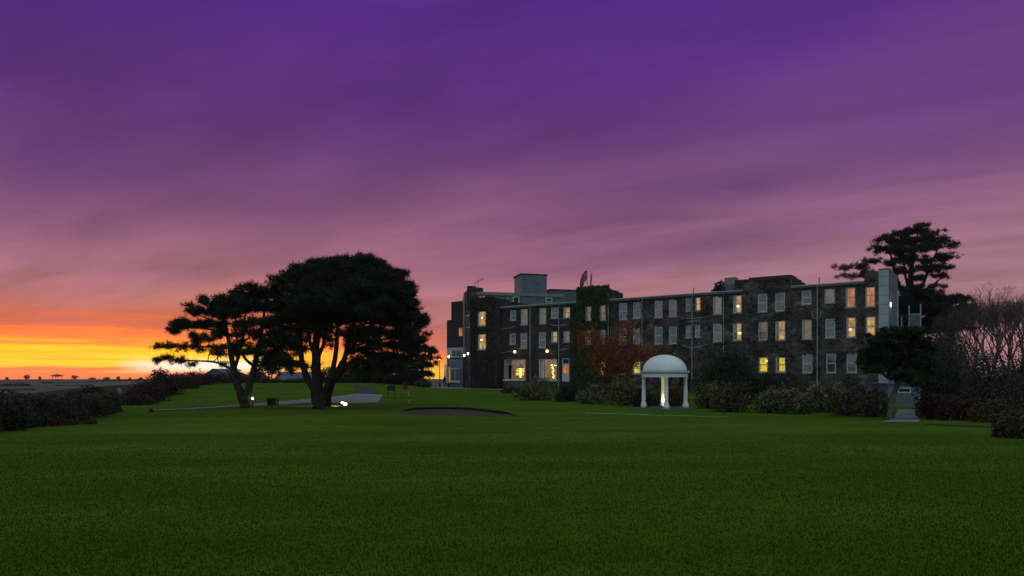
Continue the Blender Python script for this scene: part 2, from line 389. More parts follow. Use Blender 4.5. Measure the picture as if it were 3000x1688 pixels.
MT['redleaf'] = leafmat('russet_leaf', (0.17, 0.045, 0.012), (0.46, 0.135, 0.035), 0.4)
MT['redshrub'] = leafmat('red_shrub', (0.036, 0.016, 0.011), (0.10, 0.042, 0.028), 0.25)
MT['ivy'] = leafmat('ivy_leaf', (0.016, 0.036, 0.005), (0.056, 0.092, 0.014), 0.15)
MT['creeper'] = leafmat('bare_creeper', (0.024, 0.016, 0.011), (0.070, 0.050, 0.036), 0.1)
MT['hedge'] = leafmat('hedge_leaf', (0.022, 0.034, 0.012), (0.085, 0.098, 0.044), 0.2)
MT['thicket'] = leafmat('thicket_leaf', (0.028, 0.018, 0.012), (0.070, 0.044, 0.026), 0.3)
MT['deadfern'] = leafmat('dead_fern', (0.055, 0.022, 0.010), (0.14, 0.060, 0.028), 0.3)
MT['amber'] = None
# ================================================================== the ground
def axis(segs):
    out = []
    for a, b, st in segs:
        n = max(1, int(round((b-a)/st))); out += list(np.linspace(a, b, n, endpoint=False))
    out.append(segs[-1][1]); return np.array(out)
gx = axis([(-2400, -1200, 200), (-1200, -300, 45), (-300, -90, 8), (-90, -8, 0.8), (-8, 1.2, 0.16), (1.2, 90, 0.8), (90, 300, 10), (300, 1200, 60), (1200, 2400, 200)])
gy = axis([(-60, -4, 7), (-4, 36, 0.8), (36, 45, 0.14), (45, 130, 0.8), (130, 300, 6), (300, 1200, 24), (1200, 2400, 150)])
GX, GY = np.meshgrid(gx, gy)
V = np.stack([GX.ravel(), GY.ravel(), gz(GX, GY).ravel()], 1)
nx, ny = len(gx), len(gy)
I = np.arange(nx*ny).reshape(ny, nx)
F = np.stack([I[:-1, :-1].ravel(), I[:-1, 1:].ravel(), I[1:, 1:].ravel(), I[1:, :-1].ravel()], 1)
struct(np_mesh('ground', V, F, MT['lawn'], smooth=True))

# short grass blades where the lawn comes close to the camera
def grass():
    n = 420000
    Y = 4.2+26.0*RNG.rand(n)**1.35; Y = Y[RNG.rand(n) < 1-sm(5, 26, Y)]; n = len(Y); X = (RNG.rand(n)*2-1)*(Y*0.80+0.6)
    z = gz(X, Y); a = RNG.rand(n)*6.283; lean = RNG.rand(n)*0.9; h = 0.012+0.017*RNG.rand(n); w = 0.0025+0.003*RNG.rand(n)+Y*0.0002
    b2 = RNG.rand(n)*6.283
    c, s = np.cos(a)*w, np.sin(a)*w
    base = np.stack([X, Y, z-0.003], 1)
    V = np.empty((n, 3, 3))
    V[:, 0] = base+np.stack([c, s, 0*c], 1); V[:, 1] = base-np.stack([c, s, 0*c], 1)
    V[:, 2] = base+np.stack([np.cos(b2)*lean*h, np.sin(b2)*lean*h, h], 1)
    patch = 0.5+0.5*np.sin(X*1.3+np.sin(Y*0.9)*2)*np.sin(Y*1.1+X*0.4)
    rv = np.clip(0.35*RNG.rand(n)+0.55*patch, 0, 1)
    stuff(tag(np_mesh('lawn_grass', V.reshape(-1, 3), np.arange(3*n).reshape(n, 3), MT['blade'], rnd=np.repeat(rv, 3)),
              'short mown grass blades covering the open front lawn', 'grass'))
grass()

def ribbon(name, edgeA, edgeB, mat, lift=0.02, sub=14, across=6):
    """a sheet laid on the ground between two polylines given in photo pixels"""
    def res(pl):
        P = [ground(*p) for p in pl]; d = [0]
        for a, b in zip(P, P[1:]): d.append(d[-1]+(b-a).length)
        t = np.linspace(0, d[-1], sub*(len(pl)-1)+1)
        return np.stack([np.interp(t, d, [p.x for p in P]), np.interp(t, d, [p.y for p in P])], 1)
    A, B = res(edgeA), res(edgeB); m = len(A)
    if len(B) != m:
        B = np.stack([np.interp(np.linspace(0, 1, m), np.linspace(0, 1, len(B)), B[:, i]) for i in (0, 1)], 1)
    T = np.linspace(0, 1, across+1)
    P = A[:, None, :]*(1-T[None, :, None])+B[:, None, :]*T[None, :, None]
    z = gz(P[..., 0], P[..., 1])+lift
    V = np.concatenate([P.reshape(-1, 2), z.reshape(-1, 1)], 1)
    I = np.arange(m*(across+1)).reshape(m, across+1)
    F = np.stack([I[:-1, :-1].ravel(), I[:-1, 1:].ravel(), I[1:, 1:].ravel(), I[1:, :-1].ravel()], 1)
    return np_mesh(name, V, F, mat)
struct(ribbon('gravel_path', [(432, 1204.5), (560, 1200), (700, 1192), (800, 1188), (905, 1181), (960, 1180), (1020, 1183), (1108, 1180)],
              [(432, 1202.5), (560, 1197), (700, 1187), (800, 1179), (900, 1170), (965, 1165), (1050, 1154), (1122, 1157)], MT['gravel'], 0.03))
struct(ribbon('driveway', [(1048, 1153.5), (1036, 1134)], [(1112, 1153.5), (1080, 1134)], MT['tarmac'], 0.035))
struct(ribbon('garden_path', [(2618, 1231), (2630, 1200)], [(2690, 1231), (2697, 1200)], MT['paving'], 0.02))
struct(ribbon('concrete_slab', [(2584, 1239), (2617, 1229)], [(2690, 1240), (2700, 1229)], MT['gravel'], 0.035))
struct(ribbon('lawn_edge_shade', [(2710, 1244.5), (2800, 1249), (2935, 1256)], [(2710, 1242), (2800, 1245), (2935, 1252)], MT['soil'], 0.012))  # dark strip in soil colour, painting the shade of a small trench edge
struct(ribbon('lawn_line', [(1716, 1211.0), (1900, 1217.6), (2134, 1222.8)], [(1716, 1209.4), (1900, 1215.8), (2134, 1221.4)], MT['chalk'], 0.012, 20, 2))
struct(ribbon('terrace', [(1262, 1138), (1380, 1141), (1480, 1144)], [(1262, 1129), (1380, 1131), (1480, 1134)], MT['paving'], 0.05))
# bunker: sand sheet in front of a turf lip
def bunker():
    xs = np.linspace(-6.75, 0.2, 60); near = []; 
    fy = lip_y(xs)-0.02
    ny_ = np.interp(xs, [-6.8, -6.2, -5, -3, -1.5, 0.3], [40.8, 39.0, 38.4, 38.0, 37.6, 37.7])
    ny_ = np.minimum(ny_, fy-0.05); T = np.linspace(0, 1, 9)
    P = ny_[:, None]*(1-T)+fy[:, None]*T
    Xg = np.repeat(xs[:, None], 9, 1)
    z = gz(Xg, np.minimum(P, fy[:, None]-0.01))+0.012+0.05*(T[None, :]**2)
    V = np.stack([Xg.ravel(), P.ravel(), z.ravel()], 1); I = np.arange(len(V)).reshape(60, 9)
    F = np.stack([I[:-1, :-1].ravel(), I[1:, :-1].ravel(), I[1:, 1:].ravel(), I[:-1, 1:].ravel()], 1)
    struct(np_mesh('bunker_sand', V, F, MT['sand'], smooth=True))
    mb = MB()
    for i in range(59):
        a, b = (xs[i], fy[i]), (xs[i+1], fy[i+1])
        def p(q, dy, top): 
            t = gzf(q[0], q[1]+0.3); g = gzf(q[0], q[1]-0.05)
            return (q[0], q[1]+dy, t+0.035 if top else g-0.02)
        mb.quad(p(a, -0.02, False), p(b, -0.02, False), p(b, -0.10, True), p(a, -0.10, True))
        mb.quad(p(a, -0.10, True), p(b, -0.10, True), p(b, 0.32, True), p(a, 0.32, True))
    struct(mb.build('bunker_lip', MT['soil']))
bunker()

# ================================================================== foliage builders
def leaves(name, C, size, mat, parent=None, up=0.0, rndv=None, aspect=0.55, nrm=None):
    """one rhombic leaf at every point of C"""
    n = len(C); C = np.asarray(C)
    if np.isscalar(size): size = np.full(n, size)
    size = size*(0.7+0.6*RNG.rand(n))
    d = RNG.normal(size=(n, 3)); d[:, 2] += up
    if nrm is not None: d = d+nrm*1.4
    d /= np.linalg.norm(d, axis=1)[:, None]+1e-9
    e = RNG.normal(size=(n, 3)); e -= d*np.sum(e*d, 1)[:, None]; e /= np.linalg.norm(e, axis=1)[:, None]+1e-9
    f = np.cross(d, e)
    V = np.empty((n, 4, 3))
    V[:, 0] = C+e*size[:, None]*0.5; V[:, 1] = C+f*(size*aspect*0.5)[:, None]
    V[:, 2] = C-e*size[:, None]*0.5; V[:, 3] = C-f*(size*aspect*0.5)[:, None]
    if rndv is None: rndv = RNG.rand(n)
    return np_mesh(name, V.reshape(-1, 3), np.arange(4*n).reshape(n, 4), mat, parent, rnd=np.repeat(rndv, 4))
def tufts(name, C, size, mat, parent=None, k=7, up=0.35, width=0.16):
    """needle tufts: k narrow blades fanning from every point of C"""
    n = len(C); C = np.repeat(np.asarray(C), k, 0); m = n*k
    s = np.repeat(size*(0.7+0.6*RNG.rand(n)), k)*(0.75+0.5*RNG.rand(m))
    d = RNG.normal(size=(m, 3)); d[:, 2] += up; d /= np.linalg.norm(d, axis=1)[:, None]
    e = RNG.normal(size=(m, 3)); e -= d*np.sum(e*d, 1)[:, None]; e /= np.linalg.norm(e, axis=1)[:, None]
    w = (s*width)[:, None]
    V = np.empty((m, 3, 3)); V[:, 0] = C+e*w*0.5+d*w*0.3; V[:, 1] = C-e*w*0.5+d*w*0.3; V[:, 2] = C+d*s[:, None]
    r = np.repeat(np.clip(RNG.rand(n), 0, 1), k*3)
    return np_mesh(name, V.reshape(-1, 3), np.arange(3*m).reshape(m, 3), mat, parent, rnd=r)
def pad_points(c, rx, ry, rz, n, cl=0.13):
    """points gathered in small clumps through a flattened, uneven pad of foliage"""
    m = max(6, n//17)
    q = RNG.normal(size=(m, 3)); q /= np.linalg.norm(q, axis=1)[:, None]
    lob = 1+0.25*np.sin(3*np.arctan2(q[:, 1], q[:, 0])+RNG.rand()*6)+0.18*np.sin(7*np.arctan2(q[:, 2], q[:, 0])+RNG.rand()*6)
    q *= ((RNG.rand(m)**0.42)*lob)[:, None]; q[:, 2] = np.where(q[:, 2] < 0, q[:, 2]*0.6, q[:, 2])
    tx, ty = RNG.normal(size=2)*0.10
    C = q*np.array([rx, ry, rz]); C[:, 2] += C[:, 0]*tx+C[:, 1]*ty
    k = RNG.randint(0, m, n)
    return np.array(c)+C[k]+RNG.normal(size=(n, 3))*np.array([cl*1.25, cl*1.25, cl*.8])
def pix_stem(mb, base, pts, Z, sides=8):
    """a limb through photo pixels at depth Z (+ offset), with radii; relative to base"""
    P = [at(x, y, Z+o)-base for x, y, o, r in pts]
    # smooth
    Q, Rr = [], []
    for i in range(len(P)-1):
        for t in (0, 0.5):
            p0, p1, p2, p3 = P[max(i-1, 0)], P[i], P[i+1], P[min(i+2, len(P)-1)]
            Q.append(0.5*((2*p1)+(p2-p0)*t+(2*p0-5*p1+4*p2-p3)*t*t+(3*p1-p0-3*p2+p3)*t**3))
            Rr.append(pts[i][3]*(1-t)+pts[i+1][3]*t)
    Q.append(P[-1]); Rr.append(pts[-1][3])
    wob = [Vector((random.uniform(-1, 1), random.uniform(-1, 1), 0))*0.22*r for r in Rr]
    wob[0] *= 0
    mb.tube([q+w for q, w in zip(Q, wob)], Rr, sides)
    return list(zip(Q, Rr))
def conifer(name, label, base_px, stems, pads, kind, spread, depth=None, tuft=0.26, dens=95, autopads=(), sprays=(), rep1=0, thin_y=9999, dense_y=9999, group=None, k=7, width=0.16, sides=8, barkmat='bark', cat='tree', flat=1.0):
    g = ground(*base_px) if depth is None else at(base_px[0], base_px[1], depth)
    Z = g.y; t = thing(name, label, cat, g, 0, group)
    mb = MB(); nodes = []
    for s in stems: nodes += pix_stem(mb, g, s, Z, sides)
    pts = []; S = Z/FPX
    allp = []
    for p in pads:
        x, y, rx, ry = p[:4]; dn = p[4] if len(p) > 4 else 1.0
        reps = 1 if (rx < 25 or ry < rep1) else 2
        if y > thin_y: dn *= .48
        if y > dense_y: dn *= 2.4
        for r_ in range(reps):
            off = random.uniform(-1, 1)*spread*(0.5 if reps == 1 else 1.0)
            c = at(x+random.uniform(-.12, .12)*rx, y+random.uniform(-.2, .2)*ry, Z+off)-g
            allp.append((c, rx*S, rx*S*0.85, ry*S, dn))
    for p in autopads: allp.append(p)
    rs_ = random.Random(17)
    for x0_, x1_, y0_, y1_, cnt_ in sprays:
        for _ in range(cnt_):
            c = at(rs_.uniform(x0_, x1_), rs_.uniform(y0_, y1_), Z+rs_.uniform(-1, 1)*spread)-g; r_ = rs_.uniform(9, 20)*S
            allp.append((c, r_, r_, rs_.uniform(4, 7)*S, .16))
    for c, rx, ryy, rz, dn in allp:
        n = int(dens*dn*(rx*ryy*4)*(0.5+rz)) + 25
        pts.append(pad_points(c, rx, ryy, rz*flat, n, tuft*.36))
        # twig from the nearest limb below
        best = min(nodes, key=lambda q: (q[0]-c).length+max(0, q[0].z-c.z)*2.0)
        q0, r0 = best; mid = (q0+c)*0.5+Vector((random.uniform(-.2, .2), random.uniform(-.2, .2), random.uniform(-0.05, .35)))
        rr = min(r0*0.55, 0.035+0.012*(q0-c).length)
        mb.tube([q0, mid, c], [rr, rr*0.7, rr*0.35], 5, False)
        for j in range(4):
            e = c+Vector((random.uniform(-1, 1)*rx*0.8, random.uniform(-1, 1)*ryy*0.8, random.uniform(-.3, .5)*rz))
            mb.tube([(mid*0.35+c*0.65), (c+e)*0.5-Vector((0, 0, 0.04)), e], [rr*0.5, rr*0.35, 0.008], 4, False)
    mb.build('trunk', MT[barkmat], t, True)
    tufts('crown', np.concatenate(pts), tuft, MT[kind], t, k=k, width=width)
    return t
def blob_shrub(name, label, cx, by, w, h, mat, leaf=0.16, cover=5.0, lumps=9, depth=None, group=None, flowers=0, fmat='flower', cat='shrub', shape='dome', lean=0.0, seeds=None, up=0.3, stems=5, Zextra=0.0, thin=0.8):
    """a shrub: leafy lumps over a few stems; width and height in photo pixels at its own distance"""
    g = ground(cx, by) if depth is None else at(cx, by, depth)
    if name == 'hydrangea': h *= 1.14
    S = g.y/FPX; Wm, Hm = w*S*0.5, h*S; Dm = Wm*thin
    if depth is not None and cat == 'shrub' or cat == 'tree':
        zt_ = g.z+Hm; g.z = gzf(g.x, g.y)-.05; Hm = max(zt_-g.z, .4*h*S)
    t = thing(name, label, cat, g, 0, group)
    C = []; Nn = []; mb = MB()
    area = 2*Wm*Hm*0.8; n = int(cover*area/(0.5*leaf*leaf)); n = min(n, 26000); per = max(20, n//lumps)
    lc = []
    for i in range(lumps):
        a = random.random()*6.283; r = math.sqrt(random.random())*0.62
        if shape == 'dome': zz = random.uniform(0.22, 0.72)*math.sqrt(max(0.05, 1-r*r))
        elif shape == 'cone': zz = random.uniform(0.12, 0.85); r *= (1-zz)*1.3
        else: zz = random.uniform(0.2, 0.8)
        c = np.array([math.cos(a)*r*Wm+lean*zz*Hm, math.sin(a)*r*Dm, zz*Hm])
        rl = np.array([Wm*random.uniform(.34, .52), Dm*random.uniform(.34, .52), Hm*random.uniform(.20, .34)])
        if c[2]+rl[2] > Hm: c[2] = Hm-rl[2]*random.uniform(1.0, 1.1)
        if c[2]-rl[2] < 0 and random.random() < .5: c[2] = rl[2]*0.8
        lc.append((c, rl))
    for i in range(6):   # skirt
        a = i*1.05+random.random(); lc.append((np.array([math.cos(a)*Wm*.6, math.sin(a)*Dm*.6, Hm*.22]), np.array([Wm*.36, Dm*.36, Hm*.24])))
    for c, rl in lc:
        q = RNG.normal(size=(per, 3)); q /= np.linalg.norm(q, axis=1)[:, None]
        rad = 0.55+0.5*RNG.rand(per)
        pts = c+q*rad[:, None]*rl; ok = pts[:, 2] > 0.02; C.append(pts[ok]); Nn.append(q[ok])
        mb.tube([(c[0]*.15, c[1]*.15, -0.05), (c[0]*.55, c[1]*.55, c[2]*.6), tuple(c)], [0.04, 0.03, 0.012], 4, False)
    for i in range(stems*3):
        c, rl = random.choice(lc); a_ = random.random()*6.283
        e_ = (c[0]+math.cos(a_)*rl[0]*.8, c[1]+math.sin(a_)*rl[1]*.8, c[2]+min(rl[2]*random.uniform(1.0, 1.5), rl[2]*.9+.25)); mb.tube([tuple(c), e_], [.014, .006], 3, False)
        k_ = 9; tt = .55+.45*RNG.rand(k_); C.append(np.array(c)+(np.array(e_)-np.array(c))*tt[:, None]+RNG.normal(size=(k_, 3))*leaf*.4); Nn.append(np.tile(np.array([0, 0, 1.0]), (k_, 1)))
    C = np.concatenate(C); Nn = np.concatenate(Nn)
    mb.build('stem', MT['bark'], t)
    leaves('foliage', C, leaf, MT[mat], t, up=up, nrm=Nn*0.6)
    if flowers:
        P = []; 
        for i in range(flowers):
            c, rl = random.choice(lc); q = np.array([random.gauss(0, 1), -abs(random.gauss(0.3, .8)), abs(random.gauss(0.5, .7))]); q /= np.linalg.norm(q)
            ctr = c+q*rl*1.04
            P.append(ctr+RNG.normal(size=(14, 3))*0.05)
        stuff(leaves('flower_heads', np.concatenate(P), 0.085, MT[fmat], t, up=0.6, aspect=0.9))
    return t
# ================================================================== the hotel
FD = np.array([1.405, -1.0]); FD /= np.linalg.norm(FD)
FN = np.array([FD[1], -FD[0]])                        # towards the lawn
FO = np.array([136.7-1.405*102.0, 102.0])
def fac(x, y, p=0.0):
    """photo pixel -> (u, z) on the front plane standing p in front of the main wall"""
    rx = (x-CX)/FPX; t = (FO@FN+p)/(rx*FN[0]+FN[1])
    P = np.array([rx*t, t]); return float((P-FO)@FD), CAMZ+(HY-y)/FPX*t
def fu(x, p=0.0): return fac(x, 1000, p)[0]
hotel = thing('stone_hotel', 'long three-storey stone hotel with lit sash windows above the shrub border', 'building', (FO[0], FO[1], 0), math.atan2(FD[1], FD[0]))
ZB, ZE, DEP = -1.6, 11.2, 9.0

def litmat(name, ca, cb, st, scale=1.3, spot=0.0):
    m = bpy.data.materials.new(name); m.use_nodes = True; t = m.node_tree; t.nodes.clear(); nn = t.nodes.new; lk = t.links.new
    tcx = nn('ShaderNodeTexCoord'); oi = nn('ShaderNodeObjectInfo'); ad = nn('ShaderNodeVectorMath'); ad.operation = 'ADD'
    lk(tcx.outputs['Object'], ad.inputs[0]); lk(oi.outputs['Random'], ad.inputs[1])
    mp = nn('ShaderNodeMapping'); mp.inputs['Scale'].default_value = (2.4, 2.4, 0.9); lk(ad.outputs[0], mp.inputs[0])
    nz = nn('ShaderNodeTexNoise'); nz.inputs['Scale'].default_value = scale; nz.inputs['Detail'].default_value = 3; lk(mp.outputs[0], nz.inputs['Vector'])
    cr = nn('ShaderNodeValToRGB'); cr.color_ramp.elements[0].position = 0.32; cr.color_ramp.elements[1].position = 0.68
    cr.color_ramp.elements[0].color = s2l(*ca); cr.color_ramp.elements[1].color = s2l(*cb); lk(nz.outputs['Fac'], cr.inputs[0])
    e = nn('ShaderNodeEmission'); lk(cr.outputs[0], e.inputs[0])
    mu = nn('ShaderNodeMath'); mu.operation = 'MULTIPLY_ADD'; lk(oi.outputs['Random'], mu.inputs[0]); mu.inputs[1].default_value = 0.3*st; mu.inputs[2].default_value = 0.85*st
    lk(mu.outputs[0], e.inputs[1])
    o = nn('ShaderNodeOutputMaterial'); lk(e.outputs[0], o.inputs[0]); return m
MT['lit'] = litmat('lit_room_amber', (150, 96, 40), (238, 176, 84), 0.95)
MT['litdim'] = litmat('lit_room_dim', (82, 64, 56), (142, 104, 70), 0.7)
MT['litfaint'] = litmat('lit_room_faint', (48, 43, 46), (86, 72, 68), 0.6)
MT['litdining'] = litmat('lit_dining_room', (104, 84, 62), (170, 124, 76), 0.8)
MT['litorange'] = litmat('lit_room_orange', (150, 64, 26), (232, 140, 60), 0.95)
MT['lityellow'] = litmat('lit_room_yellow', (190, 130, 10), (255, 226, 60), 1.15, 2.5)
MT['bulb'] = glow('lamp_bulb', (1.0, 0.80, 0.42), 5.0)
MT['tungsten'] = glow('tungsten', (1.0, 0.66, 0.14), 3.6)
MT['blindpale'] = plain('pale_blind', (0.095, 0.13, 0.145), 0.9, 0.12, 2.0)
MT['blindgrey'] = plain('net_curtain', (0.055, 0.052, 0.056), 0.9, 0.2, 2.0)
MT['room'] = plain('dark_room', (0.022, 0.032, 0.04), 0.9, 0.3, 1.0)
MT['curtain'] = plain('curtain_cloth', (0.42, 0.42, 0.41), 0.9, 0.2, 8.0)
def glassmat():
    m = bpy.data.materials.new('window_glass'); m.use_nodes = True; t = m.node_tree; t.nodes.clear(); nn = t.nodes.new; lk = t.links.new
    tr = nn('ShaderNodeBsdfTransparent'); tr.inputs[0].default_value = (0.92, 0.95, 0.95, 1)
    g = nn('ShaderNodeBsdfGlossy'); g.inputs['Roughness'].default_value = 0.03; g.inputs[0].default_value = (0.9, 0.95, 1, 1)
    ms = nn('ShaderNodeMixShader'); ms.inputs[0].default_value = 0.07
    lk(tr.outputs[0], ms.inputs[1]); lk(g.outputs[0], ms.inputs[2]); o = nn('ShaderNodeOutputMaterial'); lk(ms.outputs[0], o.inputs[0]); return m
MT['glass'] = glassmat()

def wall(name, u0, u1, zt, yf, holes, mat, zb=ZB, depth=DEP, rev=0.26, back=True):
    us = sorted({u0, u1}|{h[0] for h in holes}|{h[1] for h in holes}); us = [u for u in us if u0-1e-6 <= u <= u1+1e-6]
    zs = sorted({zb, zt}|{h[2] for h in holes}|{h[3] for h in holes})
    mb = MB()
    for i in range(len(us)-1):
        for j in range(len(zs)-1):
            cu, cz = (us[i]+us[i+1])/2, (zs[j]+zs[j+1])/2
            if any(h[0] < cu < h[1] and h[2] < cz < h[3] for h in holes): continue
            mb.quad((us[i], yf, zs[j]), (us[i+1], yf, zs[j]), (us[i+1], yf, zs[j+1]), (us[i], yf, zs[j+1]))
    for a, b, c, d in holes:
        y1 = yf+rev
        mb.quad((a, yf, c), (a, y1, c), (a, y1, d), (a, yf, d)); mb.quad((b, yf, d), (b, y1, d), (b, y1, c), (b, yf, c))
        mb.quad((a, yf, c), (b, yf, c), (b, y1, c), (a, y1, c)); mb.quad((a, y1, d), (b, y1, d), (b, yf, d), (a, yf, d))
    yb = depth
    mb.quad((u1, yf, zb), (u1, yb, zb), (u1, yb, zt), (u1, yf, zt)); mb.quad((u0, yb, zb), (u0, yf, zb), (u0, yf, zt), (u0, yb, zt))
    mb.quad((u0, yf, zt), (u1, yf, zt), (u1, yb, zt), (u0, yb, zt))
    if back: mb.quad((u1, yb, zb), (u0, yb, zb), (u0, yb, zt), (u1, yb, zt))
    return mb.build(name, mat, hotel)

def window(u0, u1, z0, z1, yf, kind, lamp=None, split=0.5, curt=None, arch=False, bars=1):
    w, h = u1-u0, z1-z0; ym = yf+0.13; fw = min(0.13, w*0.12)
    mb = MB()
    mb.box(u0+.004, u0+fw, ym-.04, ym+.04, z0+.004, z1-.004); mb.box(u1-fw, u1-.004, ym-.04, ym+.04, z0+.004, z1-.004)
    mb.box(u0+fw, u1-fw, ym-.038, ym+.038, z0+.004, z0+fw*1.1); mb.box(u0+fw, u1-fw, ym-.038, ym+.038, z1-fw, z1-.004)
    zm = z1-h*split
    mb.box(u0+fw, u1-fw, ym-.05, ym+.03, zm-.055, zm+.055)
    win = mb.build('window', MT['frame'], hotel)
    MB().box(u0+fw, u1-fw, ym-.006, ym+.006, zm+.045, z1-fw).build('pane', MT['glass'], win)
    MB().box(u0+fw, u1-fw, ym-.012, ym, z0+fw*1.1, zm-.045).build('pane', MT['glass'], win)
    MB().box(u0-.09, u1+.09, yf-.09, yf+.09, z0-.13, z0-.002).build('sill', MT['fascia'], win)
    yb = yf+0.62
    back = {'lit': 'lit', 'dim': 'litdim', 'org': 'litorange', 'yel': 'lityellow', 'pale': 'blindpale', 'net': 'litfaint', 'dark': 'room'}[kind]
    if kind in ('pale', 'net'): yb = yf+0.24
    if kind in ('pale', 'net', 'dark'):
        MB().quad((u0-.02, yb, z0-.02), (u1+.02, yb, z0-.02), (u1+.02, yb, z1+.02), (u0-.02, yb, z1+.02)).build('blind', MT[back], win) if False else None
    m2 = MB(); m2.quad((u0-.5, yb, z0-.3), (u1+.5, yb, z0-.3), (u1+.5, yb, z1+.3), (u0-.5, yb, z1+.3))
    m2.build('room_wall' if kind not in ('pale', 'net') else 'blind', MT[back], win)
    if kind in ('lit', 'dim', 'org', 'yel') and curt is None: curt = random.choice([(.22, .10), (.12, .14), (.28, .06), (.16, .0)])
    if kind == 'dark' and curt is None and random.random() < .5: curt = (.16, .12)
    if curt:
        for sgn, fr in ((0, curt[0]), (1, curt[1])):
            if fr <= 0.02: continue
            a, b = (u0, u0+w*fr) if sgn == 0 else (u1-w*fr, u1)
            m3 = MB(); k = 9
            pr = [(a+(b-a)*i/k, yf+0.30+0.03*(i % 2)) for i in range(k+1)]
            for (xa, ya), (xb, y2) in zip(pr, pr[1:]): m3.quad((xa, ya, z0), (xb, y2, z0), (xb, y2, z1), (xa, ya, z1))
            m3.build('curtain', MT['curtain'], win)
    if lamp:
        MB().ball((u0+w*lamp[0], yf+0.45, z0+h*lamp[1]), 0.13*(lamp[2] if len(lamp) > 2 else 1), 10, 6).build('bulb', MT['bulb'], win)
    return win

# every window: photo rectangle, section, kind, extras
SEC = {}
def sec(key, x0, x1, zt, p, mat, zb=ZB, depth=DEP): SEC[key] = dict(u0=fu(x0, p), u1=fu(x1, p), zt=zt, p=p, mat=mat, zb=zb, depth=depth, holes=[], wins=[])
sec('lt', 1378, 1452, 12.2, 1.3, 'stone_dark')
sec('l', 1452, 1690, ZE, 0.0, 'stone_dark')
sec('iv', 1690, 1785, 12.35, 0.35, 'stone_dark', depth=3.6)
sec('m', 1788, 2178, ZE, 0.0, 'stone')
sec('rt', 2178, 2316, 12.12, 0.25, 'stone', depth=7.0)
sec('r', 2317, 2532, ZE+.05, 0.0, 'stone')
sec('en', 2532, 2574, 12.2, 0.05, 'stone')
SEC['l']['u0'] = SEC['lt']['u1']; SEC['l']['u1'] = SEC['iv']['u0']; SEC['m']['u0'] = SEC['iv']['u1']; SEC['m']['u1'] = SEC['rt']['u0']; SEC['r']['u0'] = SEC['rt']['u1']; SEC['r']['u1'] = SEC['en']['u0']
def win(key, x0, y0, x1, y1, kind, **k):
    s = SEC[key]; p = s['p']; xm = (x0+x1)/2
    u0, u1 = fu(x0, p), fu(x1, p); z1 = fac(xm, y0, p)[1]; z0 = fac(xm, y1, p)[1]
    s['holes'].append((u0, u1, z0, z1)); s['wins'].append(((u0, u1, z0, z1, -p, kind), k))
A = (0.3, 0.5)
win('lt', 1399, 911, 1424, 956, 'lit', lamp=(.3, .55), curt=(.08, .08)); win('lt', 1399, 978, 1424, 1025, 'lit', lamp=(.25, .62), curt=(.08, .1))
for r_ in [(1494, 909, 1512, 939, 'dark'), (1525, 905, 1546, 952, 'dim'), (1579, 902, 1600, 949, 'dim'), (1613, 901, 1635, 933, 'pale'), (1649, 900, 1670, 932, 'lit'),
           (1492, 977, 1511, 1009, 'dark'), (1524, 976, 1544, 1021, 'net'), (1578, 973, 1599, 1019, 'pale'), (1614, 971, 1633, 1003, 'lit'), (1650, 970, 1669, 1003, 'dim')]:
    win('l', *r_)
win('iv', 1714, 895, 1734, 940, 'dim', curt=(.25, .1)); win('iv', 1756, 892, 1777, 940, 'dim', curt=(.1, .2))
win('iv', 1713, 966, 1735, 1011, 'pale'); win('iv', 1755, 963, 1777, 1009, 'net'); win('iv', 1755, 1057, 1777, 1098, 'yel', curt=(.1, .12))
for r_ in [(1813, 888, 1837, 937, 'pale'), (1854, 885, 1877, 933, 'pale'), (1917, 881, 1941, 932, 'net'), (1959, 877, 1983, 928, 'net'), (2008, 873, 2023, 912, 'dark'),
           (2037, 871, 2052, 910, 'lit'), (1812, 962, 1836, 1010, 'net'), (1853, 961, 1876, 1009, 'net'), (1917, 957, 1941, 1009, 'dark'), (1959, 956, 1983, 1008, 'dark'),
           (2008, 953, 2024, 990, 'pale'), (2035, 951, 2051, 989, 'pale'), (2088, 948, 2115, 1002, 'net'), (1809, 1055, 1832, 1098, 'dim')]:
    win('m', *r_)
win('m', 2088, 868, 2115, 921, 'dim', lamp=None, curt=(.2, .2)); win('m', 2147, 865, 2173, 917, 'lit', lamp=(.45, .4), curt=(.34, .05))
win('m', 2147, 946, 2173, 998, 'lit', lamp=(.65, .45, 1.4), curt=(.4, .05)); win('m', 1853, 1051, 1877, 1096, 'yel', curt=(.08, .08))
win('rt', 2219, 860, 2248, 914, 'dark', curt=(.12, .0)); win('rt', 2270, 857, 2300, 912, 'dark', curt=(0, 0))
win('rt', 2221, 942, 2249, 997, 'dim', curt=(.26, .2)); win('rt', 2271, 939, 2301, 997, 'lit', curt=(.3, .12))
win('rt', 2222, 1046, 2250, 1092, 'yel', lamp=(.8, .75)); win('rt', 2272, 1046, 2302, 1091, 'yel', curt=(.3, .05))
for r_ in [(2348, 851, 2377, 892, 'dark'), (2415, 846, 2446, 888, 'dim'), (2349, 936, 2379, 994, 'dim'), (2417, 933, 2447, 990, 'pale'),
           (2350, 1037, 2380, 1093, 'pale'), (2420, 1036, 2449, 1093, 'pale'), (2480, 1035, 2510, 1092, 'pale')]:
    win('r', *r_)
win('r', 2477, 842, 2506, 901, 'org', curt=(.18, .1)); win('r', 2479, 929, 2508, 989, 'lit', lamp=(.35, .4, .8), curt=(.2, .06))
win('en', 2535, 840, 2564, 899, 'org', curt=(.14, .1), split=.42); win('en', 2536, 927, 2565, 988, 'lit', curt=(.15, .08))
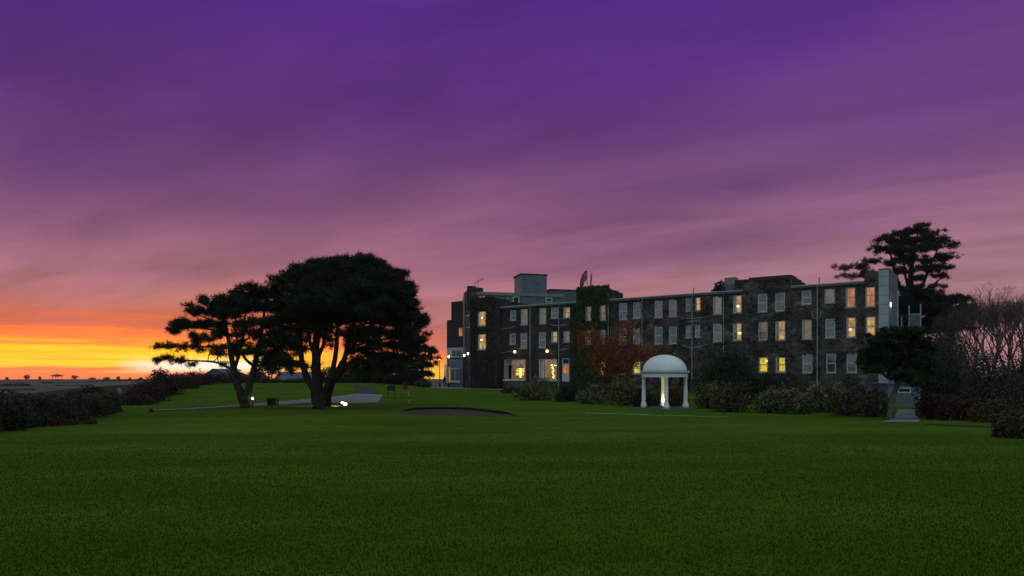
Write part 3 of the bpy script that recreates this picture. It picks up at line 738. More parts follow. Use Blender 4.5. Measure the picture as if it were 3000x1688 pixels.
# ground-floor openings of the dining room
def openu(x0, y0, x1, y1, p): return fu(x0, p), fu(x1, p), fac((x0+x1)/2, y1, p)[1], fac((x0+x1)/2, y0, p)[1]
BIG = openu(1578, 1052, 1632, 1113, 0.0); DOOR = openu(1646, 1050, 1668, 1118, 0.0); BAYO = openu(1468, 1050, 1546, 1116, 0.0)
SEC['l']['holes'] += [BIG, DOOR, BAYO]
for k_, s in SEC.items():
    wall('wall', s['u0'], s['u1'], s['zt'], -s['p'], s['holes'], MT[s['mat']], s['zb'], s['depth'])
    for a, kw in s['wins']: window(*a, **kw)
# dining-room picture windows
def picture(o, yf, tree):
    u0, u1, z0, z1 = o; ym = yf+.13; mb = MB(); f = .09; um = (u0+u1)/2; zt = z1-(z1-z0)*.24
    mb.box(u0+.004, u0+f, ym-.05, ym+.05, z0+.004, z1-.004); mb.box(u1-f, u1-.004, ym-.05, ym+.05, z0+.004, z1-.004)
    mb.box(u0+f, u1-f, ym-.048, ym+.048, z0+.004, z0+f); mb.box(u0+f, u1-f, ym-.048, ym+.048, z1-f, z1-.004)
    mb.box(u0+f, u1-f, ym-.046, ym+.046, zt-.045, zt+.045); mb.box(um-.04, um+.04, ym-.042, ym+.042, z0+f if not tree else zt, z1-f)
    for q in (.25, .75): mb.box(u0+(u1-u0)*q-.025, u0+(u1-u0)*q+.025, ym-.03, ym+.03, zt+.045, z1-f)
    w = mb.build('window', MT['white'], hotel)
    MB().box(u0+f, u1-f, ym-.008, ym+.008, z0+f, zt-.045).build('pane', MT['glass'], w)
    MB().box(u0+f, u1-f, ym-.006, ym+.006, zt+.045, z1-f).build('pane', MT['glass'], w)
    MB().box(u0-.15, u1+.15, yf-.14, yf+.09, z0-.2, z0-.002).build('sill', MT['white'], w)
    m2 = MB(); m2.quad((u0-1, yf+3.2, z0-.5), (u1+1, yf+3.2, z0-.5), (u1+1, yf+3.2, z1+.6), (u0-1, yf+3.2, z1+.6)); m2.build('room_wall', MT['litdining'], w)
    mc = MB(); k = 9
    for a, b in (((u0, u0+.5),) if tree else ((u0, u0+.55), (u1-.3, u1))):
        for i in range(k):
            xa, xb = a+(b-a)*i/k, a+(b-a)*(i+1)/k; mc.quad((xa, yf+.3+.03*(i % 2), z0), (xb, yf+.3+.03*((i+1) % 2), z0), (xb, yf+.3+.03*((i+1) % 2), z1), (xa, yf+.3+.03*(i % 2), z1))
    mc.build('curtain', MT['curtain'], w)
    ml = MB(); h = z1-z0
    if tree:   # chandelier with a long drop
        cx = um+.15
        for a in range(7): ml.ball((cx+.45*math.cos(a*.9), yf+1.4+.45*math.sin(a*.9), z0+h*.70+.06*(a % 2)), .07, 8, 5)
        for i in range(12): ml.ball((cx+random.uniform(-.16, .16), yf+1.2+random.uniform(-.1, .1), z0+h*(.08+.05*i)), .085, 8, 5)
        ml.ball((u1-.7, yf+1.3, z0+h*.36), .13, 8, 5)
    else:      # tiers of hanging strip lights
        for i in range(5): ml.box(um-.55-.12*(i % 2), um+.75, yf+1.1+.05*i, yf+1.14+.05*i, z0+h*(.22+.075*i), z0+h*(.22+.075*i)+.055)
        ml.box(um+.12, um+.28, yf+1.05, yf+1.2, z0+h*.10, z0+h*.56)
        for i in range(8): ml.ball((u1-.35+random.uniform(-.08, .08), yf+.9, z0+h*(.08+.06*i)), .055, 8, 5)
    ml.build('room_lights', MT['tungsten'], w)
picture(BIG, 0.0, True)
# the canted bay stands proud of the wall on a stone plinth
def bay():
    u0, u1, z0, z1 = openu(1477, 1053, 1540, 1112, 0.9); yf = -0.9
    wa = wall('bay_wall', u0-.12, u1+.12, z1+.35, yf, [(u0, u1, z0, z1)], MT['stone'], depth=-0.01, back=False)
    picture((u0, u1, z0, z1), yf, False)
    MB().box(u0-.2, u1+.2, yf-.08, -0.005, z1+.352, z1+.5).build('bay_roof', MT['coping'], hotel)
bay()
def door():
    u0, u1, z0, z1 = DOOR; ym = .12; f = .12; mb = MB(); zt = z1-.75
    mb.box(u0+.004, u0+f, ym-.05, ym+.05, z0, z1-.004); mb.box(u1-f, u1-.004, ym-.05, ym+.05, z0, z1-.004); mb.box(u0+f, u1-f, ym-.048, ym+.048, z1-f, z1-.004); mb.box(u0+f, u1-f, ym-.048, ym+.048, zt-.05, zt+.05)
    d = mb.build('door', MT['white'], hotel)
    MB().box(u0+f, u1-f, ym-.02, ym+.02, zt+.05, z1-f).build('pane', MT['room'], d)
    MB().box(u0+f, u1-f, ym-.03, ym+.025, z0, zt-.05).build('leaf', MT['white'], d)
    MB().box(u0+f+.13, u1-f-.13, ym-.045, ym-.031, z0+1.1, zt-.22).build('pane', MT['litorange'], d)
    MB().ball((u0+f+.07, ym-.06, z0+1.0), .04, 8, 5).build('handle', MT['metal'], d)
door()
# gutters / fascias along the eaves
for k_ in ('l', 'm', 'r'):
    s = SEC[k_]; a = s['u0']+(.02 if k_ != 'm' else -.0); 
    fo = MB().box(a+.02, s['u1']-.02, -.30, -.003, s['zt']-.26, s['zt']+.03).build('fascia', MT['fascia'], hotel)
    MB().tube([(a+.05, -.36, s['zt']-.06), (s['u1']-.05, -.36, s['zt']-.06)], .075, 8).build('gutter', MT['pipe'], fo)
# stepped parapets
def parapet(key, steps, capmat='coping', front=1.0):
    s = SEC[key]; yf = -s['p']
    MB().box(s['u0']-.06, s['u1']+.06, yf-.08, yf+.5, s['zt']+.002, s['zt']+.26).build('coping', MT[capmat], hotel)
    for y0, y1, z in steps:
        MB().box(s['u1']-.45, s['u1']+.004, y0, y1, s['zt']-2.0, z).build('parapet', MT['stone_dark'], hotel)
parapet('rt', [(.3, 2.6, 12.56), (2.62, 5.0, 12.45), (5.02, 7.0, 12.3)])
s = SEC['rt']; MB().box(s['u0']+.6, s['u1']-.02, -.22, .4, s['zt']+.262, s['zt']+.42).build('coping', MT['coping'], hotel)
parapet('iv', [(.3, 2.3, 12.5), (2.32, 3.6, 12.1)]); parapet('lt', [(-.8, 2.0, 12.4)])
s = SEC['lt']; MB().box(s['u0']+.5, s['u1']-.6, -1.36, -.6, s['zt']+.262, s['zt']+.45).build('coping', MT['coping'], hotel)
# white clad stair tower at the service end, boarded in panels
ue = SEC['en']['u1']; uw = fu(2603, 0.12); ztw = 12.3
MB().box(ue+.005, uw, -.10, 7.6, ZB, ztw).build('stair_tower', MT['slate2'], hotel)
zz = -1.0
while zz < ztw-.1:
    MB().box(ue+.01, uw+.02, -.14, -.102, zz+.02, min(zz+.95, ztw)).build('panel', MT['cladding'], hotel); zz += .97
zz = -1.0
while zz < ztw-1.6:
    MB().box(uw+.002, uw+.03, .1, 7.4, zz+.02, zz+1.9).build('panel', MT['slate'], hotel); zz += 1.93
MB().box(ue-.02, uw+.08, -.2, 3.5, ztw+.003, ztw+.12).build('coping', MT['fascia'], hotel)
MB().box(uw+.02, uw+.10, 6.9, 7.5, 0, 10.8).build('corner_board', MT['cladding'], hotel)
# drain pipes
def pipe(pts, p=0.11, r=0.055, mat='pipe', name='drainpipe'):
    P = [fac(x, y, p) for x, y in pts]
    return MB().tube([(u, -p, z) for u, z in P], r, 7).build(name, MT[mat], hotel)
for pts in ([(1553, 893), (1553, 1150)], [(1637, 888), (1637, 1150)], [(1881, 874), (1881, 1075)], [(2027, 862), (2027, 1110)], [(2119.5, 856), (2119.5, 1060)], [(2394, 836), (2394, 1140)]):
    pipe(pts)
pipe([(1460, 885), (1460, 1150)], .2, .07); pipe([(1782, 862), (1782, 1000)], .47); pipe([(2411, 834), (2411, 1150)], .1, .05, 'pipedark')
for pts in ([(1463, 966), (1495, 961), (1510, 956)], [(1463, 1035), (1500, 1029)], [(1614, 952), (1637, 955), (1662, 951)], [(1639, 1026), (1666, 1021)],
            [(1997, 932), (2027, 934), (2068, 929)], [(2016, 942), (2050, 940), (2051, 945)], [(1997, 1011), (2027, 1021), (2075, 1008)], [(2378, 913), (2381, 930), (2392, 935), (2403, 930), (2406, 912)]):
    pipe(pts, .10, .045, 'pipe', 'waste_pipe')
pipe([(2032, 868), (2032, 843)], .2, .05, 'pipedark', 'soil_vent'); pipe([(2400, 836), (2400, 812)], .2, .05, 'pipedark', 'soil_vent')

# ---- roof storey set back behind the eaves (turned a little from the front)
def world_box(name, A_, B_, dep, z0, z1, mat, parent=None, **k):
    """box whose front runs from A to B (world xy); depth goes away from the camera; stored in the hotel's local frame"""
    A_, B_ = np.array(A_), np.array(B_); d = (B_-A_)/np.linalg.norm(B_-A_); n = np.array([-d[1], d[0]])
    if n[1] < 0: n = -n
    P = [A_, B_, B_+n*dep, A_+n*dep]; lo = []
    for q in P:
        r_ = q-FO; lo.append((float(r_@FD), float(-(r_@FN))))
    mb = MB(); b = [(u, v, z0) for u, v in lo]+[(u, v, z1) for u, v in lo]
    for q in ((0, 1, 5, 4), (1, 2, 6, 5), (2, 3, 7, 6), (3, 0, 4, 7), (4, 5, 6, 7), (3, 2, 1, 0)): mb.quad(*[b[i] for i in q])
    return mb.build(name, MT[mat], parent or hotel)
AD = np.array([0.968, 0.25])
def on_attic(x, back=0.0):
    rx = (x-CX)/FPX; P0 = np.array([-6.1-.25*back, 104+.968*back]); # P0+AD t : X = rx*Y
    t = (rx*P0[1]-P0[0])/(AD[0]-rx*AD[1]); return P0+AD*t
pA, pB = on_attic(1380), on_attic(1655)
zat = CAMZ+(HY-858)/FPX*104.5
attic = world_box('attic_storey', pA, pB, 7, 9.5, zat, 'slate')
world_box('attic_fascia', on_attic(1379, -.25), on_attic(1652, -.25), .24, zat-.35, zat+.12, 'fascia')
for x0, x1, y0, y1, lit in ((1404, 1425, 866, 884, 'lityellow'), (1502, 1522, 868, 893, 'room'), (1599, 1618, 871, 886, 'blindgrey')):
    a, b = on_attic(x0, -.1), on_attic(x1, -.1); zc = a[1]
    z1_, z0_ = CAMZ+(HY-y0)/FPX*zc, CAMZ+(HY-y1)/FPX*zc
    w = world_box('window', a, b, .09, z0_, z1_, 'white'); dd = (b-a)*.16
    world_box('pane', a+dd-AD[::-1]*np.array([-.0, .05]), b-dd-AD[::-1]*np.array([-.0, .05]), .03, z0_+.18, z1_-.18, lit, w)
a, b = on_attic(1486, -.08), on_attic(1488.5, -.08); world_box('drainpipe', a, b, .07, 9.5, zat-.35, 'pipe')
a, b = on_attic(1527, 1.5), on_attic(1602, 1.5)
lift = world_box('lift_tower', a, b, 4.2, zat-.5, CAMZ+(HY-805)/FPX*a[1], 'slate')
world_box('coping', a-np.array([.15, .1]), b+np.array([.15, 0]), 4.4, CAMZ+(HY-805)/FPX*a[1]+.003, CAMZ+(HY-805)/FPX*a[1]+.22, 'coping', lift)
a, b = on_attic(1613, 3.0), on_attic(1712, 3.0); zr = CAMZ+(HY-852)/FPX*a[1]
world_box('rear_roof', a, b, 6, 10.5, zr, 'slate2'); world_box('rear_coping', a-np.array([.1, .1]), b+np.array([.1, 0]), 6.2, zr+.003, zr+.3, 'coping')
# chimney blocks on the roof
def roof_block(name, x0, x1, y0, y1, back, dep, mat):
    P = []
    for x in (x0, x1):
        u = fu(x, -back); P.append(u)
    z1_ = fac((x0+x1)/2, y0, -back)[1]; z0_ = fac((x0+x1)/2, y1, -back)[1]
    return MB().box(P[0], P[1], back, back+dep, z0_-1.0, z1_).build(name, MT[mat], hotel)
roof_block('chimney', 2112, 2156, 833, 850, 3.0, 2.0, 'slate'); roof_block('chimney', 2122, 2154, 813, 834, 3.4, 1.2, 'fascia')
roof_block('chimney', 1722, 1737, 836, 848, 3.0, .8, 'slate'); roof_block('chimney', 1391, 1404, 843, 858, 6.0, 1.0, 'stone_dark')
roof_block('chimney', 1368, 1382, 838, 890, 1.2, 1.2, 'stone_dark'); roof_block('parapet', 2153, 2177, 820, 850, 2.0, 1.0, 'stone_dark')
# ---- west end: canted end wall, the further wing and its glazed porch
def vplane(name, x0, Z0, x1, Z1, zb, zt, mat, dep=3.0):
    return world_box(name, ((x0-CX)/FPX*Z0, Z0), ((x1-CX)/FPX*Z1, Z1), dep, zb, zt, mat)
def zpx(y, Z): return CAMZ+(HY-y)/FPX*Z
vplane('end_wall', 1358, 110, 1381, 102.6, ZB, zpx(850, 106), 'stone', .5)
for y0, y1 in ((925, 962),):
    for i in range(3):
        Zq = 108.5-1.7*i; xq = 1362.5+5.3*i
        a = np.array([(xq-CX)/FPX*Zq, Zq])-np.array([.0, .12]); b = np.array([(xq+3.6-CX)/FPX*(Zq-1.15), Zq-1.15])-np.array([.0, .12])
        w = world_box('window', a, b, .1, zpx(y1, Zq), zpx(y0, Zq), 'frame'); dd = (b-a)*.2
        world_box('pane', a+dd-np.array([.03, .06]), b-dd-np.array([.03, .06]), .04, zpx(y1, Zq)+.15, zpx(y0, Zq)-.15, 'room', w)
a, b = np.array([(1359-CX)/FPX*109, 109.0])-np.array([.05, .2]), np.array([(1360.4-CX)/FPX*108.5, 108.5])-np.array([.05, .2])
world_box('drainpipe', a, b, .1, ZB, zpx(860, 109), 'pipe')
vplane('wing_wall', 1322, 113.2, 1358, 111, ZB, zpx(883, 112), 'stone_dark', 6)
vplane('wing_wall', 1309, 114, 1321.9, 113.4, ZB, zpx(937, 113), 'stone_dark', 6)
a, b = np.array([(1344-CX)/FPX*111.7, 111.7]), np.array([(1355-CX)/FPX*111.1, 111.1])
w = world_box('window', a, b, .2, zpx(985, 111), zpx(960, 111), 'frame'); dd = (b-a)*.16
world_box('pane', a+dd-np.array([0, .04]), b-dd-np.array([0, .04]), .03, zpx(983, 111), zpx(963, 111), 'litorange', w)
porch = vplane('porch', 1311, 109, 1356, 106.5, ZB, zpx(1052, 108), 'slate', 2.2)
vplane('porch_roof', 1309, 108.9, 1357, 106.3, zpx(1048, 108), zpx(1019, 108), 'cladding', 2.4)
for x0, x1, y0, y1, mat in ((1319, 1347, 1079, 1116, 'blindpale'), (1312, 1318, 1075, 1122, 'lit'), (1320, 1352, 1026, 1046, 'slate2')):
    Zq = 109-2.5*(x0-1311)/45-.25; Zr = 109-2.5*(x1-1311)/45-.25
    w = vplane('porch_window', x0, Zq, x1, Zr, zpx(y1, Zq), zpx(y0, Zq), 'white', .12)
    vplane('pane', x0+1.2, Zq-.06, x1-1.2, Zr-.06, zpx(y1-1.5, Zq), zpx(y0+1.5, Zq), mat, .05).parent = w
    if x1-x0 > 12: 
        xm = (x0+x1)/2; vplane('mullion', xm-.8, (Zq+Zr)/2-.1, xm+.8, (Zq+Zr)/2-.12, zpx(y1, Zq), zpx(y0, Zq), 'white', .03).parent = w
vplane('porch_sill', 1317, 108.3, 1349, 106.6, zpx(1121, 107), zpx(1116, 107), 'white', .3)
for x0 in (1301, 1371): 
    w = vplane('porch_window', x0, 108, x0+9, 107.6, zpx(1122, 108), zpx(1068, 108), 'white', .2)
    vplane('pane', x0+1.5, 107.93, x0+7.5, 107.67, zpx(1120, 108), zpx(1072, 108), 'lit' if x0 < 1310 else 'blindpale', .05).parent = w
vplane('low_wall', 1357, 104.5, 1381, 101.3, ZB, zpx(1120, 102), 'stone', .6)

# ---- climbing plants on the masonry
def climber(name, label, key, zlo, zhi, n, mat, leaf, cat='ivy', fade=None, u0=None, u1=None):
    s = SEC[key]; a, b = (s['u0'] if u0 is None else u0), (s['u1'] if u1 is None else u1)
    u = a+(b-a)*RNG.rand(n); z = zlo+(zhi-zlo)*RNG.rand(n)
    k = np.ones(n, bool)
    for h in s['holes']: k &= ~((u > h[0]+.04) & (u < h[1]-.04) & (z > h[2]-.02) & (z < h[3]-.1))
    dens = np.sin(u*1.7+np.sin(z*1.1)*1.5)*np.sin(z*1.3+u*.5)
    if fade is not None: k &= RNG.rand(n) < np.clip(fade+.6*dens, 0, 1)
    u, z = u[k], z[k]; dn = dens[k]
    y = -s['p']-0.03-(0.14+.10*dn)*RNG.rand(len(u))
    C = np.stack([u, y, z], 1); nr = np.tile(np.array([0, -1.0, .25]), (len(u), 1))
    o = leaves(name, C, leaf, MT[mat], None, nrm=nr, aspect=.8); o.location = hotel.location; o.rotation_euler = hotel.rotation_euler
    return tag(o, label, cat)
climber('ivy', 'thick green ivy covering the square tower behind the russet tree', 'iv', -.6, 13.05, 9500, 'ivy', .30)
climber('creeper', 'dark bare creeper over the corner tower by the glazed porch', 'lt', -.8, 12.9, 5200, 'creeper', .24, 'creeper', .75)
climber('creeper', 'patchy brown creeper on the long wall above the temple', 'm', 0, 11, 9000, 'creeper', .22, 'creeper', .12)
climber('creeper', 'sparse creeper low on the wall below the pale windows', 'r', -1, 9, 5000, 'creeper', .20, 'creeper', .10)
climber('creeper', 'thin brown creeper on the stepped-parapet tower', 'rt', 0, 12.2, 3600, 'creeper', .20, 'creeper', .25)
climber('ivy', 'ivy spreading beside the white dining-room door', 'l', -.6, 10.5, 2600, 'ivy', .24, 'ivy', .5, u0=fu(1672), u1=fu(1689))
# ================================================================== lamps
def point(name, loc, energy, col, parent, size=.08):
    l = bpy.data.lights.new(name, 'POINT'); l.energy = energy; l.color = col; l.shadow_soft_size = size
    o = bpy.data.objects.new(name, l); COL.objects.link(o); o.location = loc; o.parent = parent; return o
MT['globe'] = glow('lamp_globe', (1.0, 0.93, 0.55), 6.0)
MT['lantern'] = glow('lantern_glass', (1.0, 0.85, 0.45), 5.0)
def wall_lamp(x, y, label, p=.45):
    u, z = fac(x, y, p); P = FO+FD*u+FN*p
    t = thing('wall_lamp', label, 'wall lamp', (P[0], P[1], z), math.atan2(FD[1], FD[0]), 'lamps on the hotel wall')
    MB().ball((0, 0, 0), .17, 14, 9).build('globe', MT['globe'], t, True)
    mb = MB(); mb.tube([(0, 0, -.16), (0, .08, -.3), (0, p+.02, -.3)], .025, 6); mb.lathe_at((0, 0, -.2), [(.06, 0), (.09, .05)], 10); mb.build('bracket', MT['black'], t)
    point('lamp_light', (0, -.02, .0), 70, (1.0, .84, .40), t, .17)
wall_lamp(1508, 1031, 'glowing globe lamp above the bay window on the hotel wall')
wall_lamp(1603, 1029, 'glowing globe lamp above the picture window beside the white door')
def door_lamp():
    a = np.array([2607.0, 893.0]); Z = 71.0; P = at(a[0], a[1], Z)
    t = thing('bulkhead_lamp', 'small bright bulkhead lamp on the white clad stair tower', 'wall lamp', P)
    MB().box(-.10, .10, -.1, .1, -.22, .22).build('diffuser', MT['lantern'], t); MB().box(-.45, -.1, -.06, .3, -.1, .1).build('bracket', MT['black'], t)
    point('lamp_light', (.15, -.3, 0), 14, (1, .8, .45), t)
door_lamp()
def lamp_post(x, ytop, Z, label):
    top = at(x, ytop, Z); g = gzf(top.x, Z); h = top.z-g
    t = thing('lamp_post', label, 'lamp post', (top.x, Z, g), 0, 'lantern posts outside the porch')
    mb = MB(); mb.lathe([(.13, -.3), (.13, .5), (.06, .6), (.045, h-.3), (.09, h-.22)], 10); mb.build('post', MT['black'], t)
    MB().lathe([(.09, h-.2), (.15, h+.12)], 8).build('lantern', MT['lantern'], t)
    MB().lathe([(.19, h+.125), (.05, h+.26), (.015, h+.36)], 8).build('cap', MT['black'], t)
    point('lamp_light', (0, -.25, h-.05), 9, (1, .82, .45), t)
lamp_post(1288, 1050, 108, 'lantern post by the dark trees at the end of the porch')
lamp_post(1314.5, 1045, 104.5, 'lantern post in front of the lit porch doorway')
lamp_post(1360, 1041, 103.5, 'lantern post at the foot of the canted end wall')
lamp_post(1371, 1036, 100.5, 'lantern post against the creeper-covered corner tower')
def bollard(x, y0, y1, label):
    g = ground(x, y1); h = (y1-y0)*g.y/FPX
    t = thing('bollard_light', label, 'bollard', g, 0, 'bollard lights by the pines')
    MB().lathe([(.07, -.1), (.055, 0.02), (.05, h*.72)], 10).build('post', MT['black'], t)
    MB().lathe([(.055, h*.72), (.065, h*.9)], 12).build('diffuser', MT['globe'], t)
    MB().lathe([(.11, h*.9), (.09, h*.97), (.02, h)], 12).build('cap', MT['metal'], t)
    point('lamp_light', (0, -.16, h*.8), 1.6, (1, .9, .55), t, .05)
bollard(740, 1161, 1196, 'low bollard light beside the forked pine trunk')
bollard(953, 1162, 1192, 'low bollard light between the two trunks of the large pine')
def flood():
    g = ground(1008, 1189)
    for i, (x, y, r) in enumerate(((1003, 1180, .10), (1011, 1184, .13))):
        P = at(x, y, g.y-.15*i); gg = gzf(P.x, P.y)
        t = thing('ground_floodlight', ('smaller upper floodlight of the pair on the grass beside the gravel' if i == 0 else 'larger lower floodlight of the pair on the grass beside the gravel'), 'floodlight', (P.x, P.y, gg), 0, 'floodlights aimed at the large pine')
        z = P.z-gg
        MB().tube([(0, 0.05, -.05), (0, .05, z)], .02, 6).build('spike', MT['black'], t)
        b = MB(); b.lathe_at((0, .02, z), [(.001, -r*.8), (r, -r*.5), (r, r*.5), (.001, r*.8)], 12); b.build('lens', MT['globe'], t, True)
        MB().box(-r*1.1, r*1.1, .04+r*.3, .10+r*.9, z-r*1.1, z+r*1.1).build('housing', MT['black'], t)
        l = bpy.data.lights.new('flood_beam', 'SPOT'); l.energy = 420 if i else 220; l.color = (1, .85, .3); l.spot_size = R(75); l.spot_blend = .7; l.shadow_soft_size = .08
        o = bpy.data.objects.new('flood_beam', l); COL.objects.link(o); o.parent = t; o.location = (-r-.12, -.12, z+.02)
        o.rotation_euler = Vector((-1, -.12, -.10)).to_track_quat('-Z', 'Y').to_euler()
flood()

# ================================================================== the garden temple
def temple():
    g = ground(1947, 1196.5); S = g.y/FPX; z0 = g.z
    t = thing('garden_temple', 'white domed garden temple on four columns at the edge of the lawn', 'pavilion', g, R(-8))
    MB().lathe([(2.05, -.25), (2.05, .02), (1.98, .045)], 48).build('base_slab', MT['slab'], t)
    hc = (1196.5-1105)*S
    rc = 60*S
    for k in range(4):
        a = k*math.pi/2; c = (rc*math.cos(a), rc*math.sin(a)); b = MB()
        b.lathe([(.20, .046), (.205, .20), (.19, .25), (.165, .36), (.135, .44), (.132, .5), (.128, 1.2), (.112, hc-.14), (.13, hc-.12), (.13, hc-.08), (.15, hc-.06), (.16, hc+.002)], 18, c)
        b.build('column', MT['gazebo'], t, True)
    r1 = 66*S
    def ring(prof, n=56):
        b = MB(); m = len(prof)
        for i in range(m):
            for k in range(n):
                q = 2*math.pi*k/n; b.v.append((prof[i][0]*math.cos(q), prof[i][0]*math.sin(q), prof[i][1]))
        for i in range(m):
            for k in range(n): b.f.append((i*n+k, i*n+(k+1) % n, ((i+1) % m)*n+(k+1) % n, ((i+1) % m)*n+k))
        return b
    f = 10.5*S
    ring([(r1-.42, hc), (r1, hc), (r1+.02, hc+f*.8), (r1+.06, hc+f), (r1-.42, hc+f)]).build('frieze', MT['gazebo'], t)
    ring([(r1-.40, hc+f+.002), (r1+.09, hc+f+.002), (r1+.14, hc+f+.10), (r1+.10, hc+f+.18), (r1-.40, hc+f+.18)]).build('cornice', MT['gazebo_band'], t)
    zt = hc+f+.182; rd, hd = 63.5*S, 47*S
    MB().lathe([(rd*math.cos(a), zt+hd*math.sin(a)) for a in np.linspace(0, math.pi/2*.985, 22)], 56).build('dome', MT['gazebo'], t, True)
    # up-lighter at the foot of the far column
    a = math.pi/2; ct = thing('ground_uplighter', 'small yellow up-lighter at the foot of a temple column', 'spotlight', (g.x, g.y, g.z+.045), R(-8))
    p = (rc*math.cos(a)-.02, rc*math.sin(a)-.34)
    MB().lathe([(.07, .001), (.08, .10), (.06, .12)], 12, p).build('housing', MT['black'], ct)
    MB().lathe([(.055, .121), (.05, .14)], 12, p).build('lens', MT['globe'], ct)
    l = bpy.data.lights.new('uplight_beam', 'SPOT'); l.energy = 85; l.color = (1, .83, .28); l.spot_size = R(100); l.spot_blend = .8; l.shadow_soft_size = .05
    o = bpy.data.objects.new('uplight_beam', l); COL.objects.link(o); o.parent = ct; o.location = (p[0], p[1], .16)
    o.rotation_euler = Vector((0.02, .22, 1)).to_track_quat('-Z', 'Y').to_euler()
temple()

# ================================================================== the two pines on the lawn
A_ = [(716, 1197, 0, .38), (714, 1175, 0, .33), (705, 1150, 0, .28), (692, 1120, -.1, .24), (686, 1085, -.2, .22), (676, 1040, -.3, .17), (668, 990, -.4, .13), (660, 950, -.5, .09), (650, 912, -.6, .05)]
B_ = [(717, 1180, 0, .30), (728, 1142, .1, .26), (738, 1105, .2, .23), (748, 1060, .3, .2), (758, 1010, .4, .15), (770, 960, .5, .11), (775, 905, .6, .07)]
conifer('pine_tree', 'windswept pine with a forked trunk and flat branch tiers reaching to the sunset', (716, 1196),
    [A_, B_, [(686, 1085, -.2, .14), (700, 1040, .2, .12), (712, 990, .4, .1), (716, 940, .5, .07), (722, 895, .5, .05)],
     [(745, 1072, .2, .12), (720, 1052, -.3, .1), (700, 1010, -.6, .08), (690, 970, -.8, .05)],
     [(684, 1084, -.2, .10), (655, 1070, -.3, .085), (625, 1060, -.4, .07), (590, 1058, -.5, .055), (540, 1055, -.6, .035), (466, 1053, -.7, .015)],
     [(672, 1020, -.3, .08), (630, 1016, -.5, .07), (580, 1017, -.6, .05), (500, 1014, -.6, .03), (456, 1019, -.6, .012)],
     [(668, 985, -.4, .08), (620, 966, -.2, .06), (560, 960, 0, .045), (505, 960, .2, .015)],
     [(662, 955, -.5, .07), (600, 930, .2, .05), (552, 914, .5, .02)],
     [(752, 1040, .3, .09), (790, 1036, .3, .07), (830, 1046, .2, .05), (858, 1058, .2, .02)],
     [(758, 1000, .4, .08), (800, 990, .6, .06), (846, 984, .8, .03)]],
    [(735, 846, 42, 13), (760, 864, 58, 16), (700, 862, 36, 11), (630, 888, 50, 13), (690, 886, 50, 15), (590, 882, 20, 8), (560, 895, 14, 6), (660, 900, 40, 12),
     (585, 915, 42, 13), (650, 915, 55, 16), (720, 905, 55, 20), (780, 900, 45, 20), (545, 950, 48, 15), (518, 966, 26, 10), (600, 952, 42, 12), (650, 950, 36, 12), (720, 945, 40, 14),
     (790, 945, 42, 16), (500, 1012, 40, 10), (545, 1018, 36, 9), (468, 1019, 16, 6), (610, 1024, 40, 10), (640, 1036, 26, 8), (592, 1003, 28, 7), (488, 1053, 36, 6), (530, 1056, 22, 4.5),
     (460, 1059, 9, 6), (562, 1069, 15, 7), (770, 1012, 26, 8, .6), (800, 1040, 32, 9, .7), (830, 1000, 32, 11, .7), (762, 982, 26, 8, .7), (692, 1012, 18, 6, .6), (736, 1028, 16, 5, .6), (800, 1072, 36, 9, .7),
     (842, 1062, 28, 9, .8), (776, 1056, 22, 7, .7), (820, 965, 40, 14), (700, 975, 24, 7, .7), (640, 985, 22, 6, .7), (568, 985, 26, 7, .8)],
    'needle', 1.7, tuft=.31, k=9, width=.115, dens=58, flat=.95, rep1=14.5, thin_y=985, sprays=[(600, 790, 930, 1000, 22), (640, 800, 1000, 1075, 22), (760, 860, 980, 1095, 22)])
# the larger, dome-headed pine
auto = []
gp = ground(935, 1197); Sg = gp.y/FPX
rr_ = random.Random(5)
for i in range(165):
    th = rr_.random()*6.283; ph = math.acos(1-rr_.random()*1.15); f = rr_.uniform(.72, .92) if i < 130 else rr_.uniform(.35, .7)
    cx_, cy_, cz_ = math.sin(ph)*math.cos(th)*205*f, math.sin(ph)*math.sin(th)*4.3*f, math.cos(ph)*158*f
    c = at(1022+cx_, 918-cz_, gp.y+cy_)-gp
    if cz_ < -8 and -140 < cx_ < 110: continue
    if i % 2 == 0:
        f2 = rr_.uniform(.93, 1.05)/f; c2_ = at(1022+cx_*f2, 918-cz_*f2, gp.y+cy_*f2)-gp; auto.append((c2_, rr_.uniform(.22, .5), rr_.uniform(.22, .5), rr_.uniform(.2, .38), 1.6))
    auto.append((c, rr_.uniform(.7, 1.15), rr_.uniform(.7, 1.1), rr_.uniform(.34, .55), 1.0))
